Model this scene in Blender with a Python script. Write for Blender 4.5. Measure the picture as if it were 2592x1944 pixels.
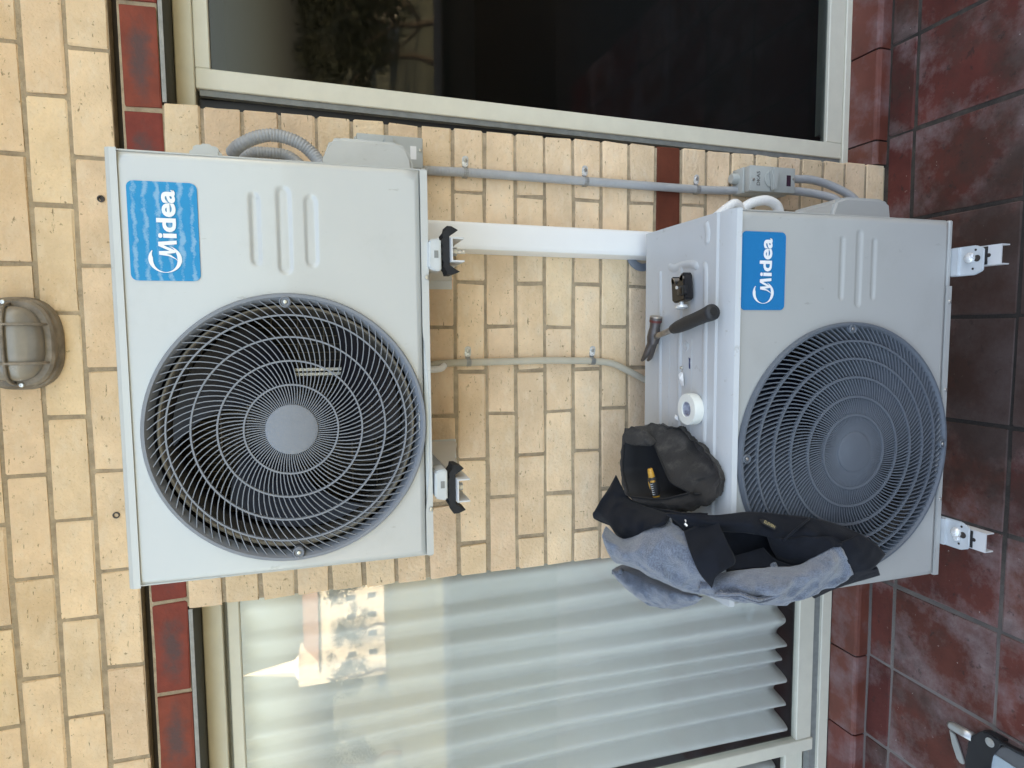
import bpy, bmesh, math, random
from mathutils import Vector, Matrix, noise as mnoise
random.seed(7)
PI = math.pi
for o in list(bpy.data.objects): bpy.data.objects.remove(o)
S = bpy.context.scene
COL = S.collection

# ------------------------------------------------------------------ camera
FPX = 1600.0                                   # focal length in photo pixels (photo 2592 x 1944)
CAM = Vector((-0.3739, -1.6856, 1.8065))
FW = Vector((-0.08120622, 0.9536321, -0.28981265)).normalized()
UPV = Vector((0.0077266, 0.29136657, 0.95658027))
UPV = (UPV - FW * UPV.dot(FW)).normalized()
RTV = FW.cross(UPV).normalized()               # the phone was held sideways: photo left = up
cam = bpy.data.cameras.new('camera'); camo = bpy.data.objects.new('camera', cam); COL.objects.link(camo)
xa, ya, za = -UPV, RTV, -FW
camo.matrix_world = Matrix(((xa.x, ya.x, za.x, CAM.x), (xa.y, ya.y, za.y, CAM.y), (xa.z, ya.z, za.z, CAM.z), (0, 0, 0, 1)))
cam.sensor_width = 36.0; cam.sensor_fit = 'HORIZONTAL'; cam.lens = FPX / 2592 * 36
cam.clip_start = 0.02; cam.clip_end = 3000
S.camera = camo
S.render.resolution_x = 1024; S.render.resolution_y = 768

# ------------------------------------------------------------------ sky, sun, exposure
SUN_EL, SUN_AZ = math.radians(38), math.radians(42)      # azimuth measured from +Y towards +X: behind the house, to the right
w = bpy.data.worlds.new('World'); S.world = w; w.use_nodes = True
wn = w.node_tree.nodes; wl = w.node_tree.links
bg = wn['Background']; sky = wn.new('ShaderNodeTexSky'); sky.sky_type = 'NISHITA'; sky.sun_disc = False
sky.sun_elevation = SUN_EL; sky.sun_rotation = SUN_AZ; sky.air_density = 1.0; sky.dust_density = 4.5; sky.ozone_density = 1.0
wl.new(sky.outputs[0], bg.inputs[0]); bg.inputs[1].default_value = 0.13
sun = bpy.data.lights.new('sun', 'SUN'); sun.energy = 3.0; sun.angle = math.radians(0.5); sun.color = (1, .93, .82)
suno = bpy.data.objects.new('sun', sun); COL.objects.link(suno)
sd = Vector((math.sin(SUN_AZ) * math.cos(SUN_EL), math.cos(SUN_AZ) * math.cos(SUN_EL), math.sin(SUN_EL)))
suno.rotation_euler = (-sd).to_track_quat('-Z', 'Y').to_euler()
S.view_settings.view_transform = 'Standard'; S.view_settings.look = 'None'
S.view_settings.exposure = 3.0; S.view_settings.gamma = 1
S.view_settings.use_white_balance = True; S.view_settings.white_balance_temperature = 8500; S.view_settings.white_balance_tint = 10

# ------------------------------------------------------------------ pixel helpers (a pixel gives a direction, the plane gives the distance)
def ray(u, v): return FW + UPV * ((1296 - u) / FPX) + RTV * ((972 - v) / FPX)
def on_y(u, v, Y):
    d = ray(u, v); return CAM + d * ((Y - CAM.y) / d.y)
def J(x, y, Y): return on_y(1450 + x / 2.458, 1000 + y / 2.458, Y)

# ------------------------------------------------------------------ materials
MATS = {}
def nt(m): return m.node_tree.nodes, m.node_tree.links
def mat(name, col, rough=.5, metal=0.0, var=None, bump=None, objrand=0.0, sheen=0.0, spec=.5, coat=0.0, trans=0.0, col2=None, generated=False):
    m = bpy.data.materials.new(name); m.use_nodes = True; n, l = nt(m); p = n['Principled BSDF']
    p.inputs['Base Color'].default_value = (*col, 1); p.inputs['Roughness'].default_value = rough; p.inputs['Metallic'].default_value = metal
    p.inputs['Specular IOR Level'].default_value = spec; p.inputs['Coat Weight'].default_value = coat
    p.inputs['Sheen Weight'].default_value = sheen
    tc = n.new('ShaderNodeTexCoord'); vec = tc.outputs['Object']; c = None
    if objrand:
        oi = n.new('ShaderNodeObjectInfo'); mv = n.new('ShaderNodeVectorMath'); mv.operation = 'MULTIPLY_ADD'
        cx = n.new('ShaderNodeCombineXYZ'); l.new(oi.outputs['Random'], cx.inputs[0]); l.new(oi.outputs['Random'], cx.inputs[1]); l.new(oi.outputs['Random'], cx.inputs[2])
        l.new(cx.outputs[0], mv.inputs[0]); mv.inputs[1].default_value = (37, 53, 71); l.new(tc.outputs['Object'], mv.inputs[2]); vec = mv.outputs[0]
    if var:
        sc, amt = var; nz = n.new('ShaderNodeTexNoise'); nz.inputs['Scale'].default_value = sc; nz.inputs['Detail'].default_value = 6; nz.inputs['Roughness'].default_value = .62
        l.new(vec, nz.inputs['Vector'])
        rp = n.new('ShaderNodeMapRange'); rp.inputs[1].default_value = .3; rp.inputs[2].default_value = .7; l.new(nz.outputs['Fac'], rp.inputs[0])
        mx = n.new('ShaderNodeMix'); mx.data_type = 'RGBA'; a = tuple(x * (1 - amt) for x in col); b = col2 if col2 else tuple(min(1, x * (1 + amt * .6)) for x in col)
        mx.inputs[6].default_value = (*a, 1); mx.inputs[7].default_value = (*b, 1); l.new(rp.outputs[0], mx.inputs[0]); c = mx.outputs[2]
        rr = n.new('ShaderNodeMapRange'); rr.inputs[3].default_value = max(.05, rough - .08); rr.inputs[4].default_value = min(1, rough + .1); l.new(nz.outputs['Fac'], rr.inputs[0]); l.new(rr.outputs[0], p.inputs['Roughness'])
    if objrand:
        hs = n.new('ShaderNodeHueSaturation'); wn2 = n.new('ShaderNodeTexWhiteNoise'); wn2.noise_dimensions = '1D'; l.new(oi.outputs['Random'], wn2.inputs['W'])
        r1 = n.new('ShaderNodeMapRange'); r1.inputs[3].default_value = 1 - objrand; r1.inputs[4].default_value = 1 + objrand; l.new(wn2.outputs['Value'], r1.inputs[0]); l.new(r1.outputs[0], hs.inputs['Value'])
        r2 = n.new('ShaderNodeMapRange'); r2.inputs[3].default_value = .5 - objrand * .08; r2.inputs[4].default_value = .5 + objrand * .08; l.new(oi.outputs['Random'], r2.inputs[0]); l.new(r2.outputs[0], hs.inputs['Hue'])
        if c: l.new(c, hs.inputs['Color'])
        else: hs.inputs['Color'].default_value = (*col, 1)
        c = hs.outputs[0]
    if c: l.new(c, p.inputs['Base Color'])
    if bump:
        sc, st = bump; bz = n.new('ShaderNodeTexNoise'); bz.inputs['Scale'].default_value = sc; bz.inputs['Detail'].default_value = 5; l.new(vec, bz.inputs['Vector'])
        bp = n.new('ShaderNodeBump'); bp.inputs['Strength'].default_value = st; bp.inputs['Distance'].default_value = .004; l.new(bz.outputs['Fac'], bp.inputs['Height']); l.new(bp.outputs[0], p.inputs['Normal'])
    m['vec'] = 0
    MATS[name] = m
    return m
def principled(m): return m.node_tree.nodes['Principled BSDF']
def overlay(m, col, scale, lo, hi, stretch=(1, 1, 1), amt=1.0, seed=0.0, coord='Object', detail=6, rand=True):
    """mixes a second colour over a material's own colour where a noise exceeds a threshold (stains, scuffs, bloom)"""
    n, l = nt(m); p = principled(m); tc = n.new('ShaderNodeTexCoord'); mp = n.new('ShaderNodeMapping'); mp.inputs['Scale'].default_value = stretch; mp.inputs['Location'].default_value = (seed, seed * 1.7, -seed)
    src = tc.outputs[coord]
    if rand:
        oi = n.new('ShaderNodeObjectInfo'); ad = n.new('ShaderNodeVectorMath'); ad.operation = 'MULTIPLY_ADD'
        cx = n.new('ShaderNodeCombineXYZ'); [l.new(oi.outputs['Random'], cx.inputs[i]) for i in range(3)]
        l.new(cx.outputs[0], ad.inputs[0]); ad.inputs[1].default_value = (31, 17, 23); l.new(src, ad.inputs[2]); src = ad.outputs[0]
    l.new(src, mp.inputs['Vector'])
    nz = n.new('ShaderNodeTexNoise'); nz.inputs['Scale'].default_value = scale; nz.inputs['Detail'].default_value = detail; nz.inputs['Roughness'].default_value = .65; l.new(mp.outputs[0], nz.inputs['Vector'])
    rp = n.new('ShaderNodeMapRange'); rp.inputs[1].default_value = lo; rp.inputs[2].default_value = hi; rp.inputs[4].default_value = amt; l.new(nz.outputs['Fac'], rp.inputs[0])
    mx = n.new('ShaderNodeMix'); mx.data_type = 'RGBA'; l.new(rp.outputs[0], mx.inputs[0]); mx.inputs[7].default_value = (*col, 1)
    b = p.inputs['Base Color']
    if b.is_linked: l.new(b.links[0].from_socket, mx.inputs[6])
    else: mx.inputs[6].default_value = b.default_value
    l.new(mx.outputs[2], b)
    return rp

brick_m = mat('cream_brick', (0.79, 0.585, 0.39), .85, var=(9, .16), bump=(120, .8), objrand=.055, spec=.25)
overlay(brick_m, (.80, .66, .50), 14, .50, .66, (1, 1, 2.2), .4, 3)
overlay(brick_m, (.62, .42, .24), 5, .50, .68, (1, 1, 1.4), .4, 21)
overlay(brick_m, (.20, .135, .07), 34, .645, .69, (1, 1, 4.5), .85, 9)
overlay(brick_m, (.25, .17, .09), 95, .635, .69, (1, 1, 1), .8, 5)
redbrick_m = mat('red_brick', (0.235, 0.05, 0.034), .75, var=(16, .22), bump=(140, .3), objrand=.06, spec=.3)
def core_stain(m, col, rx, rz, amt):
    n, l = nt(m); p = principled(m); tc = n.new('ShaderNodeTexCoord'); mp = n.new('ShaderNodeMapping'); mp.inputs['Scale'].default_value = (1 / rx, 0, 1 / rz); l.new(tc.outputs['Object'], mp.inputs['Vector'])
    ln = n.new('ShaderNodeVectorMath'); ln.operation = 'LENGTH'; l.new(mp.outputs[0], ln.inputs[0])
    oi = n.new('ShaderNodeObjectInfo'); off = n.new('ShaderNodeVectorMath'); off.operation = 'MULTIPLY_ADD'; cx = n.new('ShaderNodeCombineXYZ'); [l.new(oi.outputs['Random'], cx.inputs[i]) for i in range(3)]; l.new(cx.outputs[0], off.inputs[0]); off.inputs[1].default_value = (41, 29, 13); l.new(tc.outputs['Object'], off.inputs[2])
    nz = n.new('ShaderNodeTexNoise'); nz.inputs['Scale'].default_value = 26; nz.inputs['Detail'].default_value = 7; nz.inputs['Roughness'].default_value = .7; l.new(off.outputs[0], nz.inputs['Vector'])
    ad = n.new('ShaderNodeMath'); ad.operation = 'MULTIPLY_ADD'; ad.inputs[1].default_value = 2.6; l.new(nz.outputs['Fac'], ad.inputs[0]); l.new(ln.outputs['Value'], ad.inputs[2])
    rp = n.new('ShaderNodeMapRange'); rp.inputs[1].default_value = 1.55; rp.inputs[2].default_value = 2.5; rp.inputs[3].default_value = amt; rp.inputs[4].default_value = 0; l.new(ad.outputs[0], rp.inputs[0])
    mx = n.new('ShaderNodeMix'); mx.data_type = 'RGBA'; l.new(rp.outputs[0], mx.inputs[0]); b = p.inputs['Base Color']; l.new(b.links[0].from_socket, mx.inputs[6]); mx.inputs[7].default_value = (*col, 1); l.new(mx.outputs[2], b)
core_stain(redbrick_m, (.085, .06, .06), .085, .026, .85)
brownbrick_m = mat('dark_red_brick', (.135, .032, .016), .6, var=(16, .2), bump=(120, .25), spec=.35)
mortar_m = mat('mortar', (0.42, 0.33, 0.23), .95, var=(30, .28), bump=(160, 1.0), spec=.1)
overlay(mortar_m, (.17, .13, .09), 7, .55, .75, amt=.55, rand=False)
gap_m = mat('deep_joint', (.035, .028, .024), .9)
paver_m = mat('red_paver', (0.115, 0.032, 0.023), .72, var=(7, .35), bump=(90, .3), objrand=.1, spec=.3)
def edge_bloom(m, col, hx, hy, amt):
    # efflorescence creeping in from the joints of each paver
    n, l = nt(m); p = principled(m); tc = n.new('ShaderNodeTexCoord'); sp = n.new('ShaderNodeSeparateXYZ'); l.new(tc.outputs['Object'], sp.inputs[0]); oi = n.new('ShaderNodeObjectInfo')
    ds = []
    for i, h in ((0, hx), (1, hy)):
        a = n.new('ShaderNodeMath'); a.operation = 'ABSOLUTE'; l.new(sp.outputs[i], a.inputs[0]); d = n.new('ShaderNodeMath'); d.operation = 'DIVIDE'; d.inputs[1].default_value = h; l.new(a.outputs[0], d.inputs[0]); ds.append(d)
    mxm = n.new('ShaderNodeMath'); mxm.operation = 'MAXIMUM'; l.new(ds[0].outputs[0], mxm.inputs[0]); l.new(ds[1].outputs[0], mxm.inputs[1])
    ad = n.new('ShaderNodeVectorMath'); ad.operation = 'MULTIPLY_ADD'; cx = n.new('ShaderNodeCombineXYZ'); [l.new(oi.outputs['Random'], cx.inputs[i]) for i in range(3)]; l.new(cx.outputs[0], ad.inputs[0]); ad.inputs[1].default_value = (31, 17, 23); l.new(tc.outputs['Object'], ad.inputs[2])
    nz = n.new('ShaderNodeTexNoise'); nz.inputs['Scale'].default_value = 6; nz.inputs['Detail'].default_value = 8; nz.inputs['Roughness'].default_value = .7; gp = n.new('ShaderNodeNewGeometry'); l.new(gp.outputs['Position'], nz.inputs['Vector'])
    s1 = n.new('ShaderNodeMath'); s1.operation = 'MULTIPLY_ADD'; s1.inputs[1].default_value = 3.0; l.new(nz.outputs['Fac'], s1.inputs[0]); hm_ = n.new('ShaderNodeMath'); hm_.operation = 'MULTIPLY'; hm_.inputs[1].default_value = .55; l.new(mxm.outputs[0], hm_.inputs[0]); l.new(hm_.outputs[0], s1.inputs[2])
    s2 = n.new('ShaderNodeMath'); s2.operation = 'MULTIPLY_ADD'; s2.inputs[1].default_value = .4; l.new(oi.outputs['Random'], s2.inputs[0]); l.new(s1.outputs[0], s2.inputs[2])
    rp = n.new('ShaderNodeMapRange'); rp.inputs[1].default_value = 1.95; rp.inputs[2].default_value = 2.75; rp.inputs[4].default_value = amt; l.new(s2.outputs[0], rp.inputs[0])
    mx = n.new('ShaderNodeMix'); mx.data_type = 'RGBA'; l.new(rp.outputs[0], mx.inputs[0]); b = p.inputs['Base Color']; l.new(b.links[0].from_socket, mx.inputs[6]); mx.inputs[7].default_value = (*col, 1); l.new(mx.outputs[2], b)
edge_bloom(paver_m, (.25, .195, .195), .14, .165, .85)
overlay(paver_m, (.05, .035, .028), 3.5, .50, .68, amt=.75, seed=11)
overlay(paver_m, (.40, .35, .33), 60, .69, .72, amt=.8, seed=4)
overlay(paver_m, (.03, .022, .02), 40, .60, .68, amt=.6, seed=14)
bed_m = mat('joint_sand', (.035, .03, .026), .95, var=(14, .45), bump=(150, .8), col2=(.075, .062, .052))
def pale_joints(m):
    n, l = nt(m); p = principled(m); tc = n.new('ShaderNodeTexCoord'); sp = n.new('ShaderNodeSeparateXYZ'); l.new(tc.outputs['Object'], sp.inputs[0])
    nz = n.new('ShaderNodeTexNoise'); nz.inputs['Scale'].default_value = 3; nz.inputs['Detail'].default_value = 5; l.new(tc.outputs['Object'], nz.inputs['Vector'])
    a = n.new('ShaderNodeMath'); a.operation = 'MULTIPLY_ADD'; a.inputs[1].default_value = .8; l.new(nz.outputs['Fac'], a.inputs[0]); l.new(sp.outputs[0], a.inputs[2])
    rp = n.new('ShaderNodeMapRange'); rp.inputs[1].default_value = -.55; rp.inputs[2].default_value = -1.05; rp.inputs[4].default_value = .7; l.new(a.outputs[0], rp.inputs[0])
    mx = n.new('ShaderNodeMix'); mx.data_type = 'RGBA'; l.new(rp.outputs[0], mx.inputs[0]); b = p.inputs['Base Color']; l.new(b.links[0].from_socket, mx.inputs[6]); mx.inputs[7].default_value = (.25, .225, .21, 1); l.new(mx.outputs[2], b)
pale_joints(bed_m)
def dark_patch(m, cx, cy, rx, ry, col, amt):  # mixes in a darker colour inside a noisy-edged ellipse
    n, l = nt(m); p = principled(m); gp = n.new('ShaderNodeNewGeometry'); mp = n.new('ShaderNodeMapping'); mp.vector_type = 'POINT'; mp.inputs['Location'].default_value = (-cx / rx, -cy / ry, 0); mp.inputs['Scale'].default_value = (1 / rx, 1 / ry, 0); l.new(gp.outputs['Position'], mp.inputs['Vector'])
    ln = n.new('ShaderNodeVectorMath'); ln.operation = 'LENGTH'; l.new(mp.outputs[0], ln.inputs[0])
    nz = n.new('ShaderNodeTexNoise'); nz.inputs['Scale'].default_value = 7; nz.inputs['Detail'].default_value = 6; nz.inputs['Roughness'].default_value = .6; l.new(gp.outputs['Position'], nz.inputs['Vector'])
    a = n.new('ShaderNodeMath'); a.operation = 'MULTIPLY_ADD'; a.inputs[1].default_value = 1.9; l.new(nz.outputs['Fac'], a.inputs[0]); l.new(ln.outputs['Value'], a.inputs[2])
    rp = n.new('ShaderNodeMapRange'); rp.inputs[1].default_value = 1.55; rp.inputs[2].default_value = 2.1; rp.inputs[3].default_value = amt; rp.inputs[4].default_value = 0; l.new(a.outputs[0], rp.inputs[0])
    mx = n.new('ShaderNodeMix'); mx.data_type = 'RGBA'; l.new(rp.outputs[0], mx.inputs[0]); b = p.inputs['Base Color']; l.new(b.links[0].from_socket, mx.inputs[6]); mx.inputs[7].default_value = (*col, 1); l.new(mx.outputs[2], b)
dark_patch(paver_m, -.42, -.40, .52, .26, (.040, .026, .021), .8)
dark_patch(bed_m, -.42, -.40, .52, .26, (.018, .015, .013), .8)
tile_m = mat('sill_tile', (0.165, 0.046, 0.031), .5, var=(10, .25), bump=(60, .2), objrand=.08)
overlay(tile_m, (.25, .18, .185), 6, .46, .66, amt=.7, seed=8)
alu_m = mat('cream_aluminium', (0.7, 0.675, 0.56), .42, var=(20, .05), spec=.5)
overlay(alu_m, (.35, .22, .10), 9, .66, .8, (1, 1, .3), .5, rand=False)
track_m = mat('grey_track', (.22, .23, .22), .5, var=(40, .2))
gap_shade_m = mat('black_gap_shade', (.012, .012, .014), .5)
steel_dark_m = mat('painted_lintel', (.03, .032, .028), .6, var=(25, .4), bump=(60, .2))
galv_m = mat('lintel_edge', (.30, .29, .27), .55, metal=.3, var=(30, .3))
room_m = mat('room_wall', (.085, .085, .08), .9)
curtain_m = mat('curtain_cloth', (0.76, 0.755, 0.72), .9, var=(5, .04), bump=(500, .15), sheen=.2, spec=.1)
casing_m = mat('white_painted_steel', (0.49, 0.51, 0.5), .20, var=(4, .03), bump=(380, .03), spec=.8)
overlay(casing_m, (.40, .40, .38), 7, .54, .72, amt=.30, seed=3)
overlay(casing_m, (.30, .29, .27), 45, .66, .70, (1, 1, .4), .45, 13)
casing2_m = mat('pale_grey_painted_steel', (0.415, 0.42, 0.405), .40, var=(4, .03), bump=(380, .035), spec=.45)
overlay(casing2_m, (.35, .345, .325), 7, .54, .72, amt=.30, seed=6)
overlay(casing2_m, (.25, .24, .22), 45, .66, .70, (1, 1, .4), .45, 16)
lid_m = mat('lid_painted_steel', (.50, .525, .54), .33, var=(5, .06), bump=(300, .03))
overlay(lid_m, (.30, .29, .27), 30, .62, .68, amt=.5, seed=5)
grille_m = mat('grey_plastic', (0.2, 0.22, 0.25), .45, var=(30, .06), spec=.5)
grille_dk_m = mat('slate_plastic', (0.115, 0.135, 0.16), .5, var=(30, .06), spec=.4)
fan_m = mat('fan_blade_plastic', (0.006, 0.008, 0.018), .35, var=(12, .2))
shroud_m = mat('shroud_steel', (0.2, 0.18, 0.155), .3, metal=.35, var=(6, .2))
coil_m = mat('coil_fins', (0.018, 0.015, 0.012), .6, metal=.3, var=(60, .4))
wire_m = mat('coil_guard_wire', (0.12, 0.095, 0.065), .5)
blue_m = mat('blue_sticker', (.0, .18, .42), .35, var=(60, .03), spec=.15)
blue2_m = mat('streaked_blue_sticker', (.0, .26, .52), .35, var=(60, .03), spec=.15)
white_print_m = mat('white_print', (.80, .82, .83), .35)
screw_m = mat('zinc_screw', (.55, .55, .53), .3, metal=.9, var=(90, .2))
zinc_m = mat('zinc_plate', (.80, .81, .80), .25, metal=.4, var=(60, .25), bump=(120, .1))
strap_m = mat('shaded_zinc_strap', (.30, .31, .31), .35, metal=.6, var=(60, .3))  # darker copy of the zinc; the clips' dark shading is in this colour
bracket_m = mat('white_powder_coat', (0.6, 0.61, 0.61), .4, var=(12, .05))
foot_m = mat('galvanised_foot', (0.56, 0.6, 0.62), .38, metal=.25, var=(18, .12))
rubber_m = mat('black_rubber', (.012, .012, .013), .75, var=(80, .3), bump=(160, .3))
duct_m = mat('white_pvc', (0.8, 0.8, 0.79), .38, var=(6, .03))
conduit_m = mat('grey_conduit', (0.355, 0.362, 0.37), .45, var=(25, .08))
hose_m = mat('beige_hose', (0.46, 0.42, 0.34), .5, var=(25, .08))
box_m = mat('grey_switch_plastic', (0.42, 0.44, 0.42), .45, var=(20, .05))
darkwin_m = mat('switch_window', (.05, .025, .04), .15)
print_m = mat('grey_print', (.10, .10, .10), .6)
lamp_ring_m = mat('weathered_lamp_body', (0.25, 0.215, 0.18), .6, var=(28, .4), bump=(90, .35))
overlay(lamp_ring_m, (.09, .075, .06), 16, .5, .7, amt=.7)
lens_m = mat('dusty_lamp_lens', (0.27, 0.25, 0.225), .25, var=(14, .18), coat=.2)
fleece_m = mat('blue_grey_fleece', (0.16, 0.195, 0.255), .95, var=(55, .3), bump=(420, 1.0), sheen=.6, spec=.05)
overlay(fleece_m, (.065, .082, .125), 330, .46, .62, amt=.8, seed=4, rand=False)
overlay(fleece_m, (.30, .34, .40), 380, .54, .68, amt=.6, seed=14, rand=False)
navy_m = mat('navy_lining', (0.0085, 0.0108, 0.0165), .85, var=(30, .25), bump=(600, .3), sheen=.06, spec=.15)
pouch_m = mat('charcoal_canvas', (0.034, 0.032, 0.031), .85, var=(18, .35), bump=(700, .5), sheen=.1, spec=.2)
overlay(pouch_m, (.12, .11, .10), 22, .52, .75, amt=.6, rand=False)
pouch_in_m = mat('black_pouch_lining', (.008, .008, .009), .8)
hammer_steel_m = mat('worn_hammer_steel', (0.115, 0.1, 0.095), .42, metal=.6, var=(35, .4), bump=(60, .15))
shaft_m = mat('hammer_shaft_steel', (0.38, 0.33, 0.28), .35, metal=.7, var=(40, .3))
red_m = mat('red_paint', (0.12, 0.02, 0.015), .5)
grip_m = mat('black_grip', (.018, .019, .022), .55, bump=(260, .25))
cutter_m = mat('black_enamel', (.012, .011, .012), .22, var=(30, .3))
tape_m = mat('white_tape', (.74, .75, .70), .55, var=(30, .05))
core_m = mat('tape_core_print', (.35, .37, .52), .5, var=(60, .6), col2=(.72, .73, .78))
yellow_m = mat('yellow_plastic', (.55, .29, .045), .4)
paper_m = mat('white_paper', (.75, .75, .74), .8)
tool_metal_m = mat('silver_tool_metal', (.50, .51, .50), .32, metal=.7, var=(20, .2))
tool_black_m = mat('black_tool_plastic', (.012, .013, .016), .45)
tool_grey_m = mat('grey_tool_body', (.10, .105, .11), .6, var=(20, .15))
tool_blue_m = mat('pale_blue_tool_face', (.36, .45, .50), .4, var=(14, .1))
leaf_m = mat('tree_leaves', (0.055, 0.058, 0.028), .7, var=(2, .4))
bark_m = mat('bark', (.09, .065, .045), .9, var=(8, .3))
render_m = mat('sandstone', (0.58, 0.53, 0.45), .85, var=(3, .12))
roof_m = mat('roof_tiles', (0.26, 0.17, 0.13), .8, var=(5, .25))
whitewall_m = mat('white_render', (.66, .64, .58), .8, var=(3, .08))
dark_glass_m = mat('dark_window', (0.1, 0.11, 0.12), .1)
grass_m = mat('far_grass', (0.09, 0.088, 0.05), .95, var=(.08, .4))
darkwall_m = mat('dark_parapet', (.055, .05, .045), .8, var=(4, .3))
screen_m = mat('parapet_brick', (.42, .31, .19), .85, var=(8, .15), bump=(60, .3), objrand=.1)

def glass_mat(name, tint, boost, ior, rough=.004):
    m = bpy.data.materials.new(name); m.use_nodes = True; n, l = nt(m)
    for x in list(n):
        if x.type != 'OUTPUT_MATERIAL': n.remove(x)
    out = [x for x in n if x.type == 'OUTPUT_MATERIAL'][0]
    tr = n.new('ShaderNodeBsdfTransparent'); tr.inputs[0].default_value = (*tint, 1)
    gl = n.new('ShaderNodeBsdfGlossy'); gl.inputs['Roughness'].default_value = rough; gl.inputs['Color'].default_value = (.97, .98, 1, 1)
    ge = n.new('ShaderNodeNewGeometry'); dp = n.new('ShaderNodeVectorMath'); dp.operation = 'DOT_PRODUCT'; l.new(ge.outputs['Incoming'], dp.inputs[0]); l.new(ge.outputs['Normal'], dp.inputs[1])
    ab = n.new('ShaderNodeMath'); ab.operation = 'ABSOLUTE'; l.new(dp.outputs['Value'], ab.inputs[0])
    om = n.new('ShaderNodeMath'); om.operation = 'SUBTRACT'; om.inputs[0].default_value = 1; l.new(ab.outputs[0], om.inputs[1])
    pw = n.new('ShaderNodeMath'); pw.operation = 'POWER'; pw.inputs[1].default_value = 5; l.new(om.outputs[0], pw.inputs[0])
    f0 = ((ior - 1) / (ior + 1)) ** 2
    fr = n.new('ShaderNodeMath'); fr.operation = 'MULTIPLY_ADD'; fr.inputs[1].default_value = 1 - f0; fr.inputs[2].default_value = f0; l.new(pw.outputs[0], fr.inputs[0])
    tc = n.new('ShaderNodeTexCoord'); nz = n.new('ShaderNodeTexNoise'); nz.inputs['Scale'].default_value = 2.2; nz.inputs['Detail'].default_value = 1; l.new(tc.outputs['Object'], nz.inputs['Vector'])
    bp = n.new('ShaderNodeBump'); bp.inputs['Strength'].default_value = .05; bp.inputs['Distance'].default_value = .01; l.new(nz.outputs['Fac'], bp.inputs['Height']); l.new(bp.outputs[0], gl.inputs['Normal'])
    ml = n.new('ShaderNodeMath'); ml.operation = 'MULTIPLY'; ml.use_clamp = True; ml.inputs[1].default_value = boost; l.new(fr.outputs[0], ml.inputs[0])
    mx = n.new('ShaderNodeMixShader'); l.new(ml.outputs[0], mx.inputs[0]); l.new(tr.outputs[0], mx.inputs[1]); l.new(gl.outputs[0], mx.inputs[2]); l.new(mx.outputs[0], out.inputs[0])
    return m
glass_l = glass_mat('clear_glass', (.95, .965, .96), 1.0, 1.74, .006)
glass_r = glass_mat('tinted_glass', (.55, .58, .58), .55, 1.62, .03)

# upper sticker: pale wavy streaks mixed over the blue
def pale_streaks(m):
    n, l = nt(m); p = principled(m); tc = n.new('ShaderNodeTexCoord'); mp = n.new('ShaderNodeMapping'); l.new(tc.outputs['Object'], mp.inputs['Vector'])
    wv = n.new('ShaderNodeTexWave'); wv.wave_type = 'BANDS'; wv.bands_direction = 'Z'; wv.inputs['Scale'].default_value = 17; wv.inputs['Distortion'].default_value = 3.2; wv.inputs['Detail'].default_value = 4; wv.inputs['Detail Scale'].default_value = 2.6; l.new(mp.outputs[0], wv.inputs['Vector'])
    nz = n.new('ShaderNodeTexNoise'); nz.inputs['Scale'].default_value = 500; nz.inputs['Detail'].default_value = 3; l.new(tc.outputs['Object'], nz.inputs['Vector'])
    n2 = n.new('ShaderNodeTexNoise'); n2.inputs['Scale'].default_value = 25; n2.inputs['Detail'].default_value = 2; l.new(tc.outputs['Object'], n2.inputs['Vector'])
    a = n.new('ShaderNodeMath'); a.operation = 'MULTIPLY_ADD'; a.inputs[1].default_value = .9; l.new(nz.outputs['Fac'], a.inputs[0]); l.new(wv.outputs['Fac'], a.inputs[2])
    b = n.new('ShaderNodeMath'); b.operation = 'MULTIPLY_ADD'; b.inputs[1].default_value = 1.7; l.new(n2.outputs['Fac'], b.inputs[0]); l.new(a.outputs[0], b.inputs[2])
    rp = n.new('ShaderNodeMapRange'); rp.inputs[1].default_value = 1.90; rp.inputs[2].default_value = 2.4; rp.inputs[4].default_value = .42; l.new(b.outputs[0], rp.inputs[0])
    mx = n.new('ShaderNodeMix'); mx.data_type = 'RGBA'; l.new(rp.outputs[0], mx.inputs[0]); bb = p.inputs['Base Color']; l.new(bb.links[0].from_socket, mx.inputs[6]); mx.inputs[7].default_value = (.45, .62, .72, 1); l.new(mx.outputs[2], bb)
pale_streaks(blue2_m)

# ------------------------------------------------------------------ mesh helpers
def link(o, parent=None):
    COL.objects.link(o)
    if parent: o.parent = parent
    return o
def obj(name, bm, m, parent=None, smooth=False, loc=(0, 0, 0), auto=None):
    bmesh.ops.recalc_face_normals(bm, faces=bm.faces)
    me = bpy.data.meshes.new(name); bm.to_mesh(me); bm.free()
    if m: me.materials.append(m)
    if smooth:
        for f in me.polygons: f.use_smooth = True
        if auto:
            try: me.set_sharp_from_angle(angle=math.radians(auto))
            except Exception: pass
    o = bpy.data.objects.new(name, me); o.location = loc
    return link(o, parent)
def tag(o, label=None, cat=None, group=None, kind=None):
    if label: o['label'] = label
    if cat: o['category'] = cat
    if group: o['group'] = group
    if kind: o['kind'] = kind
    return o
def thing(name, label, cat, loc=(0, 0, 0), group=None):
    o = bpy.data.objects.new(name, None); o.location = loc; o.empty_display_size = .05; link(o)
    bpy.context.view_layer.update()
    return tag(o, label, cat, group)
def B(): return bmesh.new()
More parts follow.
